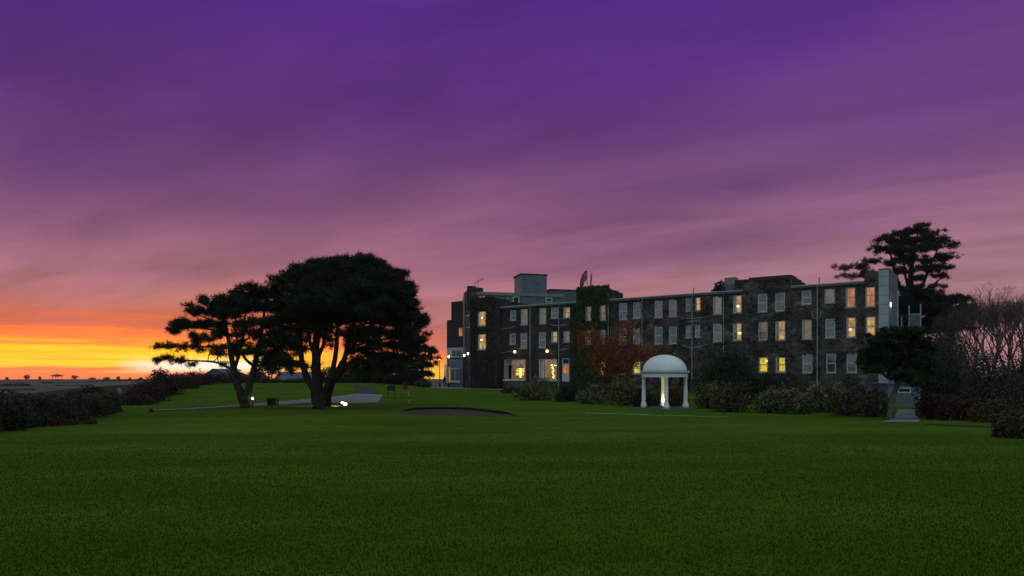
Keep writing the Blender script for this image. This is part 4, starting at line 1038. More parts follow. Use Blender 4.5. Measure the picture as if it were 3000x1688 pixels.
conifer('pine_tree', 'largest pine with a dense rounded crown over several upright limbs', (935, 1197),
    [[(933, 1199, 0, .45), (931, 1172, 0, .40), (928, 1130, 0, .37), (925, 1080, 0, .33), (925, 1020, 0, .27), (930, 960, 0, .2), (940, 900, 0, .14), (950, 840, 0, .08)],
     [(927, 1150, 0, .30), (905, 1115, -.2, .26), (890, 1085, -.3, .22), (882, 1040, -.4, .18), (878, 990, -.5, .14), (870, 940, -.6, .1), (850, 885, -.7, .06)],
     [(938, 1170, 0, .30), (962, 1132, .2, .27), (992, 1097, .3, .23), (1010, 1050, .4, .19), (1020, 1000, .5, .16), (1035, 950, .6, .12), (1060, 885, .7, .07)],
     [(950, 1150, -.2, .20), (975, 1085, -.6, .18), (986, 1020, -.8, .16), (988, 960, -1, .12), (984, 885, -1, .07)],
     [(961, 1190, 1.5, .25), (962, 1160, 1.5, .24), (976, 1118, 1.6, .2), (1002, 1060, 1.8, .16), (1042, 1000, 2, .12), (1090, 950, 2, .08), (1132, 905, 2, .05)],
     [(926, 1062, 0, .16), (948, 1010, .6, .13), (958, 950, .9, .1), (964, 885, 1, .06)], [(925, 1050, 0, .15), (906, 1000, .5, .13), (900, 940, .8, .1), (890, 880, 1, .05)],
     [(1000, 1085, .3, .10), (1060, 1066, .2, .08), (1110, 1052, .1, .06), (1160, 1042, 0, .04), (1204, 1030, 0, .015)],
     [(1015, 1020, .4, .11), (1080, 1002, .2, .08), (1150, 992, 0, .05), (1224, 1002, 0, .015)], [(1030, 960, .6, .10), (1100, 942, .3, .07), (1180, 932, .2, .04), (1250, 944, .2, .012)],
     [(885, 1060, -.3, .09), (850, 1060, -.5, .06), (820, 1070, -.5, .04), (786, 1080, -.5, .012)], [(880, 1000, -.5, .09), (850, 985, -.4, .06), (815, 975, -.3, .02)]],
    [(825, 822, 32, 12), (848, 804, 30, 12), (880, 790, 34, 11), (920, 778, 34, 11), (960, 770, 34, 10), (1005, 764, 34, 10), (1060, 762, 34, 10), (1105, 772, 34, 11), (1150, 798, 34, 11), (806, 842, 22, 9), (1200, 962, 34, 12), (1222, 1000, 30, 9), (1180, 1022, 36, 10), (1140, 1046, 36, 9), (1246, 946, 15, 6), (1090, 1062, 36, 9, .8), (1214, 975, 26, 10),
     (1205, 1033, 20, 7, .8), (1150, 985, 44, 14), (1100, 1000, 40, 12, .8), (1170, 950, 44, 16), (1120, 945, 44, 16), (1080, 960, 36, 12, .8), (1060, 1025, 30, 9, .6), (870, 962, 34, 11, .8), (850, 1002, 28, 9, .7),
     (830, 1042, 28, 8, .6), (800, 1064, 26, 8, .7), (782, 1078, 22, 7, .7), (860, 1070, 24, 7, .6), (900, 945, 36, 12, .8), (960, 940, 40, 12, .7), (1010, 940, 36, 12, .7), (945, 985, 18, 6, .5), (1120, 1085, 40, 10, .8), (1060, 1085, 30, 8, .7),
     (1000, 925, 90, 16), (920, 920, 60, 14), (1080, 915, 80, 18), (1180, 905, 44, 18), (1030, 1000, 20, 6, .5), (975, 1010, 14, 5, .5), (880, 1025, 16, 5, .5), (1150, 1070, 36, 10), (812, 870, 36, 14), (850, 850, 34, 14), (822, 905, 40, 14), (860, 900, 36, 14), (838, 940, 38, 13), (812, 985, 34, 10, .8), (868, 935, 30, 12), (1200, 925, 36, 14), (1175, 985, 40, 13), (1140, 1015, 40, 12), (1100, 975, 40, 13), (1205, 1010, 26, 9),
     (1085, 1035, 34, 9, .8), (1180, 1050, 30, 9, .8), (1060, 985, 26, 9, .7), (905, 975, 18, 6, .6), (960, 970, 22, 7, .6), (1000, 975, 20, 7, .6), (840, 1020, 26, 8, .7), (815, 1050, 30, 8, .7)],
    'needle', 2.2, tuft=.31, k=9, width=.115, dens=60, autopads=auto, thin_y=935, sprays=[(790, 900, 940, 1090, 34), (890, 1060, 925, 1000, 40), (1020, 1140, 970, 1090, 34), (1180, 1250, 900, 1030, 20)])

# ================================================================== trees beyond
conifer('pine_tree', 'small flat-topped pine rising behind the lantern posts', (1238, 1130), [[(1238, 1132, 0, .3), (1236, 1090, 0, .25), (1240, 1060, 0, .2), (1246, 1030, 0, .1)], [(1238, 1080, 0, .15), (1215, 1060, 0, .1), (1200, 1045, 0, .05)]],
    [(1250, 1024, 34, 9), (1225, 1030, 30, 9), (1272, 1032, 18, 7), (1205, 1045, 30, 10), (1262, 1045, 22, 8), (1240, 1052, 36, 10), (1190, 1062, 30, 10), (1220, 1075, 36, 12), (1260, 1072, 26, 10), (1180, 1085, 30, 12), (1240, 1095, 34, 12)], 'needle', 2.0, depth=98, tuft=.42, dens=16)
conifer('pine_tree', 'dark pine standing behind the large pine above the driveway', (1120, 1132), [[(1120, 1134, 0, .35), (1118, 1100, 0, .3), (1122, 1060, 0, .2), (1125, 1030, 0, .1)]],
    [(1125, 1045, 40, 12), (1095, 1065, 40, 12), (1155, 1062, 36, 12), (1120, 1080, 60, 14), (1165, 1088, 36, 14), (1075, 1095, 36, 12), (1130, 1105, 60, 14), (1190, 1105, 36, 14)], 'cypress', 2.0, depth=92, tuft=.42, dens=16)
conifer('cypress_tree', 'tall dark cypress with fanned tiers towering behind the white stair tower', (2668, 1090),
    [[(2668, 1092, 0, .7), (2666, 1000, 0, .6), (2664, 900, 0, .5), (2668, 820, 0, .38), (2676, 740, 0, .22), (2690, 680, 0, .08)], [(2664, 920, 0, .3), (2640, 850, .4, .25), (2620, 790, .6, .16), (2605, 720, .8, .07)],
     [(2666, 900, 0, .3), (2700, 840, -.4, .25), (2725, 780, -.6, .16), (2750, 725, -.8, .07)], [(2668, 860, 0, .2), (2650, 800, -.8, .16), (2648, 740, -1, .08)], [(2690, 860, 0, .2), (2740, 830, .5, .12), (2776, 800, .8, .05)]],
    [(2704, 663, 26, 6), (2672, 678, 46, 9), (2640, 688, 36, 8), (2722, 686, 36, 8), (2602, 700, 36, 8), (2568, 706, 18, 5), (2742, 708, 40, 10), (2662, 706, 70, 12), (2582, 730, 36, 8), (2782, 724, 22, 5), (2700, 728, 70, 12), (2620, 735, 50, 11), (2780, 752, 26, 5),
     (2742, 760, 50, 11), (2660, 762, 60, 12), (2772, 782, 26, 6), (2720, 790, 46, 10), (2640, 795, 36, 9), (2752, 808, 30, 7), (2690, 815, 40, 8, .6), (2766, 838, 18, 4), (2612, 770, 26, 7),
     (2690, 862, 70, 14), (2640, 880, 44, 18), (2750, 884, 56, 16), (2800, 880, 40, 12), (2836, 900, 26, 12), (2700, 905, 70, 20), (2820, 930, 30, 14), (2770, 920, 50, 18), (2650, 930, 50, 24), (2710, 950, 70, 26), (2780, 960, 50, 26)],
    'cypress', 2.6, depth=96, tuft=.42, dens=13, k=9, width=.11, flat=1.15, dense_y=850)
conifer('feathery_tree', 'mauve feathery branches showing above the hotel roof beside the cypress', (2560, 1080), [[(2562, 1090, 0, .3), (2560, 950, 0, .25), (2556, 850, 0, .18), (2548, 800, 0, .12), (2520, 788, 0, .08), (2450, 784, 0, .02)]],
    [(2555, 765, 34, 9), (2515, 782, 36, 9), (2474, 783, 28, 8), (2505, 808, 44, 7, .7), (2450, 780, 12, 5), (2550, 800, 30, 10), (2535, 770, 20, 8), (2470, 808, 18, 4, .5)], 'mauve', 1.5, depth=98, tuft=.40, dens=13, k=6, width=.10)

def bare_tree(name, label, cx, by, Z, hpx, wpx, seed, group=None, maxseg=7000):
    rg = random.Random(seed); g = at(cx, by, Z); S = Z/FPX; H = hpx*S; Wd = wpx*S*.5
    t = thing(name, label, 'tree', g, 0, group); mb = MB(); tw = MB(); cnt = [0]
    def grow(p, d, l, r, lev):
        if cnt[0] > maxseg: return
        cnt[0] += 1
        q = p+d*l*.5+Vector((rg.uniform(-1, 1), rg.uniform(-1, 1), rg.uniform(-.3, .3)))*l*.06; e = p+d*l
        (mb if lev < 3 else tw).tube([p, q, e], [r, r*.85, r*.66], 6 if lev < 2 else 3, False)
        if lev >= 7: return
        n = 3 if lev in (0, 1, 4) else rg.choice((2, 3))
        for i in range(n):
            ax = Vector((rg.gauss(0, 1), rg.gauss(0, 1), rg.gauss(0, .35)+.35)).normalized()
            nd = (d*(1.15 if i else 1.6)+ax*.8+Vector((0, 0, .18))).normalized(); nd.z = max(nd.z, .05); nd.normalize()
            st = e if i < 2 else p+d*l*rg.uniform(.55, .9)
            grow(st, nd, l*rg.uniform(.62, .84), max(r*.60, .009), lev+1)
    l0 = H*.26
    for k in range(3):
        a = k*2.1+rg.random(); d = Vector((math.cos(a)*.32*Wd/H*2.2, math.sin(a)*.3, 1)).normalized()
        grow(Vector((math.cos(a)*.15, math.sin(a)*.15, -.3)), d, l0, .14*H/9, 0)
    mb.build('trunk', MT['twig'], t); tw.build('twigs', MT['twig'], t)
    return t
bare_tree('bare_tree', 'leafless tree of upright pinkish twigs at the garden edge', 2905, 1090, 82, 275, 200, 3)
bare_tree('bare_tree', 'leafless twiggy tree at the far edge, partly behind grey shrubs', 2985, 1095, 86, 262, 170, 8)
bare_tree('bare_tree', 'low fan of bare twigs between two taller leafless trees', 2950, 1090, 90, 240, 190, 33)
bare_tree('bare_tree', 'leafless tree with dark twigs between the cypress and the garden edge', 2846, 1090, 88, 235, 150, 21)
# russet tree before the ivy tower
def russet():
    g = ground(1795, 1172); Z = g.y; t = thing('russet_tree', 'small russet-leaved tree with several thin stems in front of the ivy tower', 'tree', g)
    mb = MB(); nodes = []; P = []; rg = random.Random(4)
    for k in range(9):
        a = k*.7; x1 = 1810+(k-4)*26+rg.uniform(-8, 8); y1 = rg.uniform(960, 1030)+abs(k-4)*6
        nodes += pix_stem(mb, g, [(1795+(k-4)*4, 1174, 0, .07), (1798+(k-4)*7, 1120, .3*math.sin(a), .055), (1802+(k-4)*14, 1060, .8*math.sin(a), .04), (x1, y1, 1.2*math.sin(a), .012)], Z, 5)
    for i in range(620):
        q, r = rg.choice(nodes)
        if q.z < 1.6: continue
        e = q+Vector((rg.gauss(0, .65), rg.gauss(0, .65), rg.gauss(.35, .42)))
        mb.tube([q, (q+e)*.5+Vector((0, 0, .05)), e], [.018, .012, .006], 3, False)
        P.append(np.array(q+(e-q)*.7)+RNG.normal(size=(26, 3))*.28)
    mb.build('trunk', MT['bark'], t); leaves('crown', np.concatenate(P), .15, MT['redleaf'], t)
russet()
# small evergreen by the path with a pale leaning trunk
conifer('evergreen_tree', 'dark spreading evergreen with a pale leaning trunk beside the concrete slab', (2606, 1229),
    [[(2605, 1231, 0, .17), (2608, 1210, 0, .14), (2614, 1180, 0, .13), (2622, 1150, 0, .12), (2636, 1115, 0, .11), (2648, 1080, 0, .08), (2650, 1030, 0, .05)], [(2630, 1130, 0, .08), (2610, 1095, .2, .06), (2580, 1060, .3, .03)], [(2642, 1098, 0, .07), (2675, 1065, -.2, .05), (2705, 1030, -.3, .03)]],
    [(2640, 984, 54, 15), (2668, 975, 34, 10), (2600, 1004, 46, 15), (2690, 1006, 40, 18), (2562, 1034, 36, 14), (2620, 1036, 60, 20), (2680, 1040, 50, 20), (2540, 1050, 24, 10), (2585, 1066, 44, 16), (2650, 1070, 60, 20), (2705, 1062, 30, 20), (2700, 1090, 36, 18), (2560, 1082, 26, 9), (2640, 1098, 44, 12), (2670, 1110, 36, 12), (2528, 1062, 18, 6), (2618, 972, 24, 7), (2722, 1030, 18, 9), (2735, 1075, 14, 7), (2600, 985, 18, 6)],
    'evergreen', 1.1, tuft=.17, dens=330, k=6, width=.42, barkmat='greybark')

# ================================================================== shrubs
HY_G = 'hydrangeas in the border below the hotel'
blob_shrub('hydrangea', 'pale-headed hydrangea mound below the dining-room windows', 1568, 1172, 145, 66, 'hydra', .17, 5, 12, flowers=60, group=HY_G)
blob_shrub('round_shrub', 'clipped near-black rounded shrub beside the pale-headed hydrangea', 1662, 1177, 100, 60, 'evergreen', .13, 6, 10)
blob_shrub('hydrangea', 'hydrangea with faded heads under the ivy tower', 1728, 1183, 110, 56, 'hydra', .17, 5, 10, flowers=46, group=HY_G)
blob_shrub('hydrangea', 'greener taller hydrangea below the russet tree', 1822, 1187, 120, 76, 'hydra', .17, 5, 11, flowers=26, group=HY_G)
blob_shrub('shrub', 'dark shrub pressed against the temple side', 1880, 1192, 60, 70, 'shrub', .13, 6, 8)
blob_shrub('shrub', 'dark brown shrub seen between the temple columns', 1950, 1188, 150, 66, 'hydrabrown', .15, 6, 10)
blob_shrub('hydrangea', 'olive hydrangea right behind the temple edge with a few pale heads', 2078, 1196, 100, 76, 'hydra', .16, 5, 10, flowers=14, group=HY_G)
blob_shrub('hydrangea', 'brown-leaved hydrangea mound in front of the great dark bush', 2140, 1206, 140, 84, 'hydrabrown', .16, 5, 12, flowers=10, group=HY_G)
blob_shrub('hydrangea', 'hydrangea with light olive dome between brown mounds', 2255, 1210, 110, 74, 'hydra', .16, 5, 11, flowers=34, group=HY_G)
blob_shrub('hydrangea', 'broad hydrangea dotted with faded heads under the tall drainpipes', 2335, 1213, 120, 82, 'hydra', .16, 5, 11, flowers=36, group=HY_G)
blob_shrub('hydrangea', 'white-flowered shrub below the pale ground-floor windows', 2420, 1208, 120, 90, 'hydra', .16, 5, 11, flowers=20, fmat='whiteflower', group=HY_G)
blob_shrub('hydrangea', 'low brown hydrangea in front of the white-flowered shrub', 2480, 1218, 130, 74, 'hydrabrown', .16, 5, 11, flowers=10, group=HY_G)
blob_shrub('hydrangea', 'brown-green hydrangea next to the pale leaning trunk', 2565, 1221, 110, 76, 'hydrabrown', .15, 5, 10, flowers=12, group=HY_G)
blob_shrub('red_shrub', 'dull red shrub between the hydrangeas and the hotel wall', 2560, 1195, 90, 70, 'redshrub', .14, 5, 9)
blob_shrub('great_bush', 'great near-black bush behind the temple', 2130, 1172, 215, 172, 'evergreen', .15, 6, 24, thin=.7)
blob_shrub('shrub', 'dark feathery shrub under the yellow-lit windows', 2270, 1172, 170, 90, 'shrub', .16, 5, 12)
blob_shrub('shrub', 'dark shrub standing under the russet tree', 1760, 1168, 170, 70, 'shrub', .16, 5, 12)
blob_shrub('shrub', 'low dark shrub against the wall by the corner tower', 1500, 1152, 90, 22, 'redshrub', .14, 5, 7)
blob_shrub('shrub', 'small dark clipped bush on the hotel wall behind the temple dome', 2006, 1092, 36, 60, 'shrub', .16, 5, 7, depth=79)
# right-hand wilderness
blob_shrub('tall_shrub', 'tall dark shrub beside the grey shed', 2745, 1218, 150, 250, 'shrub', .13, 5, 22, thin=.8)
blob_shrub('tall_shrub', 'grey-green feathery shrub below the bare twigs', 2790, 1200, 190, 250, 'greyshrub', .13, 4, 24, thin=.8)
blob_shrub('tall_shrub', 'broad grey-brown shrub in front of the leafless trees', 2890, 1212, 210, 215, 'greyshrub', .13, 5, 22)
blob_shrub('tall_shrub', 'dark evergreen shrub closing the garden edge', 2985, 1205, 150, 210, 'shrub', .13, 5, 20)
blob_shrub('tall_shrub', 'tallest dark shrub under the lower cypress boughs', 2772, 1200, 190, 300, 'shrub', .16, 5, 22, depth=62)
blob_shrub('red_shrub', 'low reddish shrub beside the garden path', 2725, 1228, 90, 80, 'redshrub', .13, 5, 9)
blob_shrub('red_shrub', 'low reddish-brown shrub along the painted shade line on the lawn', 2810, 1232, 140, 84, 'redshrub', .13, 5, 10)
blob_shrub('red_shrub', 'brown shrub between the painted shade line and the corner bush', 2905, 1238, 130, 76, 'hydrabrown', .13, 5, 10)
blob_shrub('corner_bush', 'green and brown bush on the lawn near the painted shade line', 2990, 1283, 165, 112, 'hydrabrown', .11, 5, 12)
blob_shrub('shrub', 'dark skirt of leaves under the green corner bush', 2950, 1280, 100, 50, 'redshrub', .11, 5, 9)
blob_shrub('ivy_clump', 'ivy clump on the roof beside the grey chimney block', 2106, 862, 44, 40, 'evergreen', .28, 5, 7, depth=83, cat='ivy')
# left side
def hedge():
    a, b = ground(-60, 1266), ground(322, 1206); a = a-(b-a).normalized()*9; a.z = gzf(a.x, a.y); t = thing('clipped_hedge', 'long clipped hedge bounding the lawn on the sunset side', 'hedge', a)
    d = (b-a); Ln = d.length; d.normalize(); nrm = Vector((d.y, -d.x, 0)).normalized(); n = 38000
    s = RNG.rand(n)*Ln; face = RNG.rand(n); Hh = 1.22+.05*np.sin(s*1.1)+.05*np.sin(s*2.7)+.04*np.sin(s*6.1)-.22*(s/Ln); w = .55
    z = np.where(face < .6, RNG.rand(n)*Hh, Hh); off = np.where(face < .6, w*(1+.12*np.sin(s*2.3)+.15*np.sin(z*5+s)), (RNG.rand(n)*2-1)*w)
    off = np.where((face > .5) & (face < .6), -off, off)
    z = z+RNG.normal(size=n)*.05; off = off+RNG.normal(size=n)*.06
    X = d.x*s+nrm.x*off; Y = d.y*s+nrm.y*off; Zg = gz(a.x+X, a.y+Y)-a.z
    C = np.stack([X, Y, Zg+np.maximum(z, .02)], 1)
    nr = np.where((face < .6)[:, None], np.array([nrm.x, nrm.y, .2]), np.array([0, 0, 1.0]))
    leaves('foliage', C, .11, MT['hedge'], t, nrm=nr)
    mb = MB(); k = 40
    for i in range(k):
        q = i/k*Ln; x_, y_ = d.x*q, d.y*q; zg = gzf(a.x+x_, a.y+y_)-a.z
        mb.tube([(x_, y_, zg-.1), (x_+random.uniform(-.1, .1), y_, zg+.5), (x_+random.uniform(-.2, .2), y_, zg+1.0)], [.04, .03, .02], 4, False)
    for e_, sg in ((0.0, -1), (Ln, 1)):
        m_ = 500; o_ = (RNG.rand(m_)*2-1)*.55; z_ = RNG.rand(m_)*1.2; q_ = e_+sg*(.03+.1*RNG.rand(m_)); X = np.concatenate([d.x*q_+nrm.x*o_]); Y = d.y*q_+nrm.y*o_
        leaves('foliage', np.stack([X, Y, gz(a.x+X, a.y+Y)-a.z+z_], 1), .11, MT['hedge'], t, nrm=np.tile(np.array([d.x*sg, d.y*sg, .2]), (m_, 1)))
    # dense twiggy core so that the hedge is not see-through
    for i in range(k):
        q0, q1 = i/k*Ln, (i+1)/k*Ln; P = []
        for q in (q0, q1):
            x_, y_ = d.x*q, d.y*q; zg = gzf(a.x+x_, a.y+y_)-a.z; hh = 1.05-.22*q/Ln
            P.append([(x_+nrm.x*.42, y_+nrm.y*.42, zg-.1), (x_+nrm.x*.38, y_+nrm.y*.38, zg+hh), (x_-nrm.x*.38, y_-nrm.y*.38, zg+hh), (x_-nrm.x*.42, y_-nrm.y*.42, zg-.1)])
        for j in range(3): mb.quad(P[0][j], P[1][j], P[1][j+1], P[0][j+1])
    mb.build('branches', MT['bark'], t)
hedge()
def stake(x, y0, y1, label, w=.055, Z=None, name='wooden_stake'):
    g = ground(x, y1) if Z is None else at(x, y1, Z); h = (y1-y0)*g.y/FPX
    t = thing(name, label, 'post', g, random.uniform(-.2, .2)); ln = random.uniform(-.02, .02)
    mb = MB(); mb.tube([(0, 0, -.2), (ln*h, 0, h*.5), (ln*2*h, 0, h-.04), (ln*2*h, 0, h)], [w, w, w*.95, w*.5], 7); mb.build('post', MT['wood'], t)
    return t
stake(112, 1188, 1238, 'pale wooden stake with a twin beside it against the hedge'); stake(125, 1192, 1239, 'shorter pale stake of the pair against the hedge')
stake(323, 1172, 1208, 'pale stake standing at the end of the clipped hedge', .08)
stake(351, 1137, 1172, 'stout wooden post behind the end of the hedge', .13, 46)
stake(424, 1194, 1206, 'short white marker post where the gravel path begins', .07, name='marker_post')
blob_shrub('grass_tuft', 'small dark tuft at the start of the gravel path', 443, 1208, 14, 12, 'shrub', .06, 6, 4)
for i, (x, y, w, h, lab) in enumerate(((52, 1252, 90, 26, 'heap of dead bracken at the foot of the hedge'), (150, 1248, 110, 22, 'dead bracken between the paired stakes and the lawn'), (217, 1244, 50, 18, 'rust-coloured dead fern clump on the lawn edge'), (262, 1243, 50, 15, 'small brown dead fern clump farthest along the hedge'))):
    blob_shrub('dead_fern', lab, x, y, w, h, 'deadfern', .10, 3.5, 6, group='dead ferns along the hedge', cat='fern')
blob_shrub('hedge_bush', 'dark bush at the near end of the clipped hedge', 18, 1262, 130, 70, 'shrub', .11, 5, 10)
# shrubs beyond the hedge, on the falling ground
for x, yb, w, h, Z, mat, lab in ((20, 1182, 110, 42, 60, 'shrub', 'flat dark shrub beyond the near end of the hedge'), (130, 1182, 130, 30, 66, 'hedge', 'low green shrub beyond the middle of the hedge'), (268, 1178, 120, 50, 64, 'shrub', 'rounded dark shrub rising over the hedge'),
                                  (215, 1180, 70, 34, 62, 'redshrub', 'brown shrub beside the rounded dark one beyond the hedge'), (335, 1176, 60, 34, 62, 'shrub', 'thin dark shrub beyond the wooden post'), (395, 1176, 70, 36, 62, 'thicket', 'brown shrub where the hedge meets the thicket')):
    blob_shrub('shrub', lab, x, yb, w, h, mat, .2, 5, 9, depth=Z)
# wind-cut thicket along the bank
for x, yb, w, h, Z, lab in ((400, 1203, 130, 52, 50, 'low nose of the wind-cut thicket by the marker post'), (440, 1190, 120, 84, 55, 'lower slope of the wind-cut thicket'), (482, 1172, 125, 98, 62, 'steep shoulder of the wind-cut thicket'),
                             (525, 1150, 135, 72, 70, 'highest brown crown of the wind-cut thicket'), (575, 1140, 115, 58, 76, 'level top of the wind-cut thicket behind the low branch'), (625, 1134, 120, 46, 82, 'far tail of the wind-cut thicket under the gabled roof')):
    blob_shrub('thicket', lab, x, yb, w, h, 'thicket', .17, 6, 13, depth=Z, group='wind-cut thicket along the bank', thin=1.0)
blob_shrub('hedge_row', 'low brown hedge at the top of the bank behind the forked pine', 700, 1131, 110, 30, 'thicket', .2, 6, 10, depth=84)
blob_shrub('hedge_row', 'low dark hedge at the top of the bank between the pines', 790, 1130, 110, 26, 'shrub', .2, 6, 10, depth=85)
blob_shrub('hedge_row', 'dark hedge behind the trunk of the large pine', 880, 1131, 120, 24, 'shrub', .2, 6, 10, depth=85)
blob_shrub('bush', 'dark bush on the bank right of the large trunk', 985, 1132, 120, 62, 'shrub', .2, 6, 12, depth=87)
blob_shrub('bush', 'dark bush beyond the end of the driveway', 1050, 1133, 110, 58, 'evergreen', .2, 6, 12, depth=96)
blob_shrub('bush', 'dark bush behind the notice board', 1150, 1136, 120, 40, 'evergreen', .2, 6, 12, depth=92)
blob_shrub('bush', 'blue-green rounded bush beside the porch terrace', 1238, 1136, 62, 32, 'greyshrub', .16, 6, 9, depth=90)
blob_shrub('bush', 'tall dark bush between the pines and the lantern posts', 1205, 1136, 90, 66, 'cypress', .2, 6, 12, depth=97)
for x, yb, w, h, lab in ((700, 1127, 90, 60, 'far dark tree behind the forked trunk'), (760, 1128, 80, 62, 'far dark tree seen through the gap between the pines'), (945, 1128, 100, 66, 'far dark tree behind the large trunk'), (1010, 1128, 100, 80, 'far dark tree under the right limb of the large pine')):
    blob_shrub('far_tree', lab, x, yb, w, h, 'cypress', .35, 4, 10, depth=118, cat='tree', group='far trees behind the bank')

# ================================================================== houses, far land
def cottage(name, label, x0, x1, ye, yr, Z, dep, wallm, roofm, chim=False):
    a, b = at(x0, ye, Z), at(x1, ye, Z); zr = at(x0, yr, Z).z; g = -3.5
    t = thing(name, label, 'house', (a.x, a.y, 0)); W_ = b.x-a.x; ze = a.z
    MB().box(0, W_, 0, dep, g, ze).build('wall', MT[wallm], t)
    mb = MB(); o = .35
    mb.quad((-o, -o, ze), (W_+o, -o, ze), (W_+o, dep/2, zr), (-o, dep/2, zr)); mb.quad((W_+o, dep+o, ze), (-o, dep+o, ze), (-o, dep/2, zr), (W_+o, dep/2, zr))
    mb.quad((-o, -o, ze), (-o, dep/2, zr), (-o, dep+o, ze)); mb.quad((W_+o, -o, ze), (W_+o, dep+o, ze), (W_+o, dep/2, zr))
    rf = mb.build('roof', MT[roofm], t)
    if chim: MB().box(W_*.7, W_*.7+.7, dep/2-.4, dep/2+.4, zr-.6, zr+1.0).build('chimney', MT['stone'], rf)
    for i in range(2):
        u = W_*(.2+.45*i); f = MB().box(u, u+1.1, -.05, .02, ze-1.7, ze-.5).build('window', MT['white'], t); MB().box(u+.1, u+1.0, -.07, -.051, ze-1.6, ze-.6).build('pane', MT['room'], f)
def gable(name, label, xl, xr, xa, ya, ye, Z):
    g = at(xa, ye, Z); t = thing(name, label, 'house', (g.x, g.y, 0)); S = Z/FPX; l, r_ = (xl-xa)*S, (xr-xa)*S; zr, ze = at(xa, ya, Z).z, g.z; D = 9
    MB().box(l*.9, r_*.9, .3, D, -4, ze).build('wall', MT['fascia'], t)
    mb = MB(); mb.quad((l, 0, ze), (0, 0, zr), (0, D, zr), (l, D, ze)); mb.quad((0, 0, zr), (r_, 0, ze), (r_, D, ze), (0, D, zr)); mb.quad((l, .3, ze), (r_, .3, ze), (0, .3, zr))
    mb.build('roof', MT['slate2'], t)
gable('bungalow', 'grey gabled roof of a house against the sunset glow', 588, 690, 622, 1080, 1104, 135)
cottage('cottage', 'long slate roof of a low house between the pines', 800, 905, 1122, 1090, 112, 8, 'fascia', 'slate2')
rs = random.Random(3)
for i, (x, w, h, lab) in enumerate(((20, 9, 8, 'tiny lone tree on the far ridge'), (78, 22, 16, 'rounded tree with pale side on the far ridge'), (117, 10, 9, 'small pointed tree on the far ridge'), (167, 36, 16, 'row of thin wind-bent trees on the far ridge'), (219, 20, 13, 'arching wind-bent tree on the far ridge'),
                                   (270, 18, 7, 'low bush on the far ridge'), (312, 18, 9, 'thin bush on the far ridge near the post'), (346, 14, 12, 'dark pointed tree on the far ridge'), (381, 12, 8, 'small bush on the far ridge by the thicket'), (413, 14, 9, 'small tree on the far ridge touching the thicket'))):
    Z = 905.0; X = (x-CX)/FPX*Z; gzz = gzf(X, Z); S = Z/FPX; t = thing('ridge_tree', lab, 'tree', (X, Z, gzz), 0, 'trees on the far ridge')
    Hh, Ww = h*S, w*S*.5; mb = MB()
    for k in range(1 if w < 30 else 4):
        ox = 0 if w < 30 else (k-1.5)*Ww*.5
        mb.tube([(ox, 0, -1), (ox+.3, 0, Hh*.45), (ox+.8, 0, Hh*.8)], [.35, .28, .1], 5, False)
    mb.build('trunk', MT['bark'], t); n = 260
    q = RNG.normal(size=(n, 3)); q /= np.linalg.norm(q, axis=1)[:, None]; q *= (RNG.rand(n)**.4)[:, None]
    C = q*np.array([Ww*.9, Ww*.8, Hh*(.46 if w < 30 else .25)])*(1+.3*np.sin(q[:, :1]*5+i))+np.array([0, 0, Hh*(.5 if w < 30 else .74)])
    leaves('crown', C, 1.5, MT['shrub'], t)
for i, (x0, x1, Z, hh) in enumerate(((-60, 250, 520, 1.5), (60, 430, 720, 1.6), (-40, 120, 400, 1.6))):
    a, b = at(x0, 1100, Z), at(x1, 1100, Z*1.06); n = 1800; s = RNG.rand(n)
    X = a.x+(b.x-a.x)*s; Y = a.y+(b.y-a.y)*s; Y = Y+9*np.sin(X*.031+i); kk = np.sin(X*.07+2*i)+np.sin(X*.19) > -1.0; X, Y = X[kk], Y[kk]; n = len(X); C = np.stack([X, Y+RNG.normal(size=n)*.7, gz(X, Y)+RNG.rand(n)*hh*(.6+.5*np.sin(X*.11))], 1)
    tag(leaves('hedgerow', C, 1.5, MT['shrub']), ('hedgerow across the middle of the far fields', 'upper hedgerow below the far ridge', 'nearest hedgerow on the far slope')[i], 'hedge', 'field hedgerows')

# ================================================================== small things
def litter_bin():
    g = ground(800, 1188); S = g.y/FPX; w, h = 13*S, 22*S; t = thing('litter_bin', 'square black slatted litter bin beside the gravel path', 'bin', g)
    MB().box(-w+.03, w-.03, -w+.03, w-.03, .02, h-.06).build('liner', MT['black'], t)
    for k in range(7):
        u = -w+(2*w)*(k+.06)/7
        for yy in (-w, w-.025): MB().box(u, u+2*w/7*.82, yy, yy+.025, -.04, h-.07).build('slat', MT['black'], t)
    MB().box(-w-.02, w+.02, -w-.02, w+.02, h-.059, h).build('rim', MT['black'], t)
litter_bin()
def notice():
    g = ground(1146, 1166); S = g.y/FPX; t = thing('notice_board', 'dark green notice board on two thin legs beside the driveway', 'sign', g, R(6))
    w = 10*S; zt = 38*S; zb = 21*S
    for sx in (-1, 1): MB().box(sx*w-.025, sx*w+.025, -.02, .03, -.2, zb+.05).build('leg', MT['black'], t)
    MT['boardgreen'] = plain('board_green', (.010, .045, .045), .5, .2, 3.0)
    MB().box(-w-.06, w+.06, -.055, -.021, zb, zt-.1).build('board', MT['boardgreen'], t)
    mb = MB(); mb.quad((-w*.7, -.056, zt-.1), (w*.7, -.056, zt-.1), (w*.35, -.056, zt), (-w*.35, -.056, zt)); mb.quad((w*.7, -.021, zt-.1), (-w*.7, -.021, zt-.1), (-w*.35, -.021, zt), (w*.35, -.021, zt)); mb.build('crest', MT['boardgreen'], t)
notice()
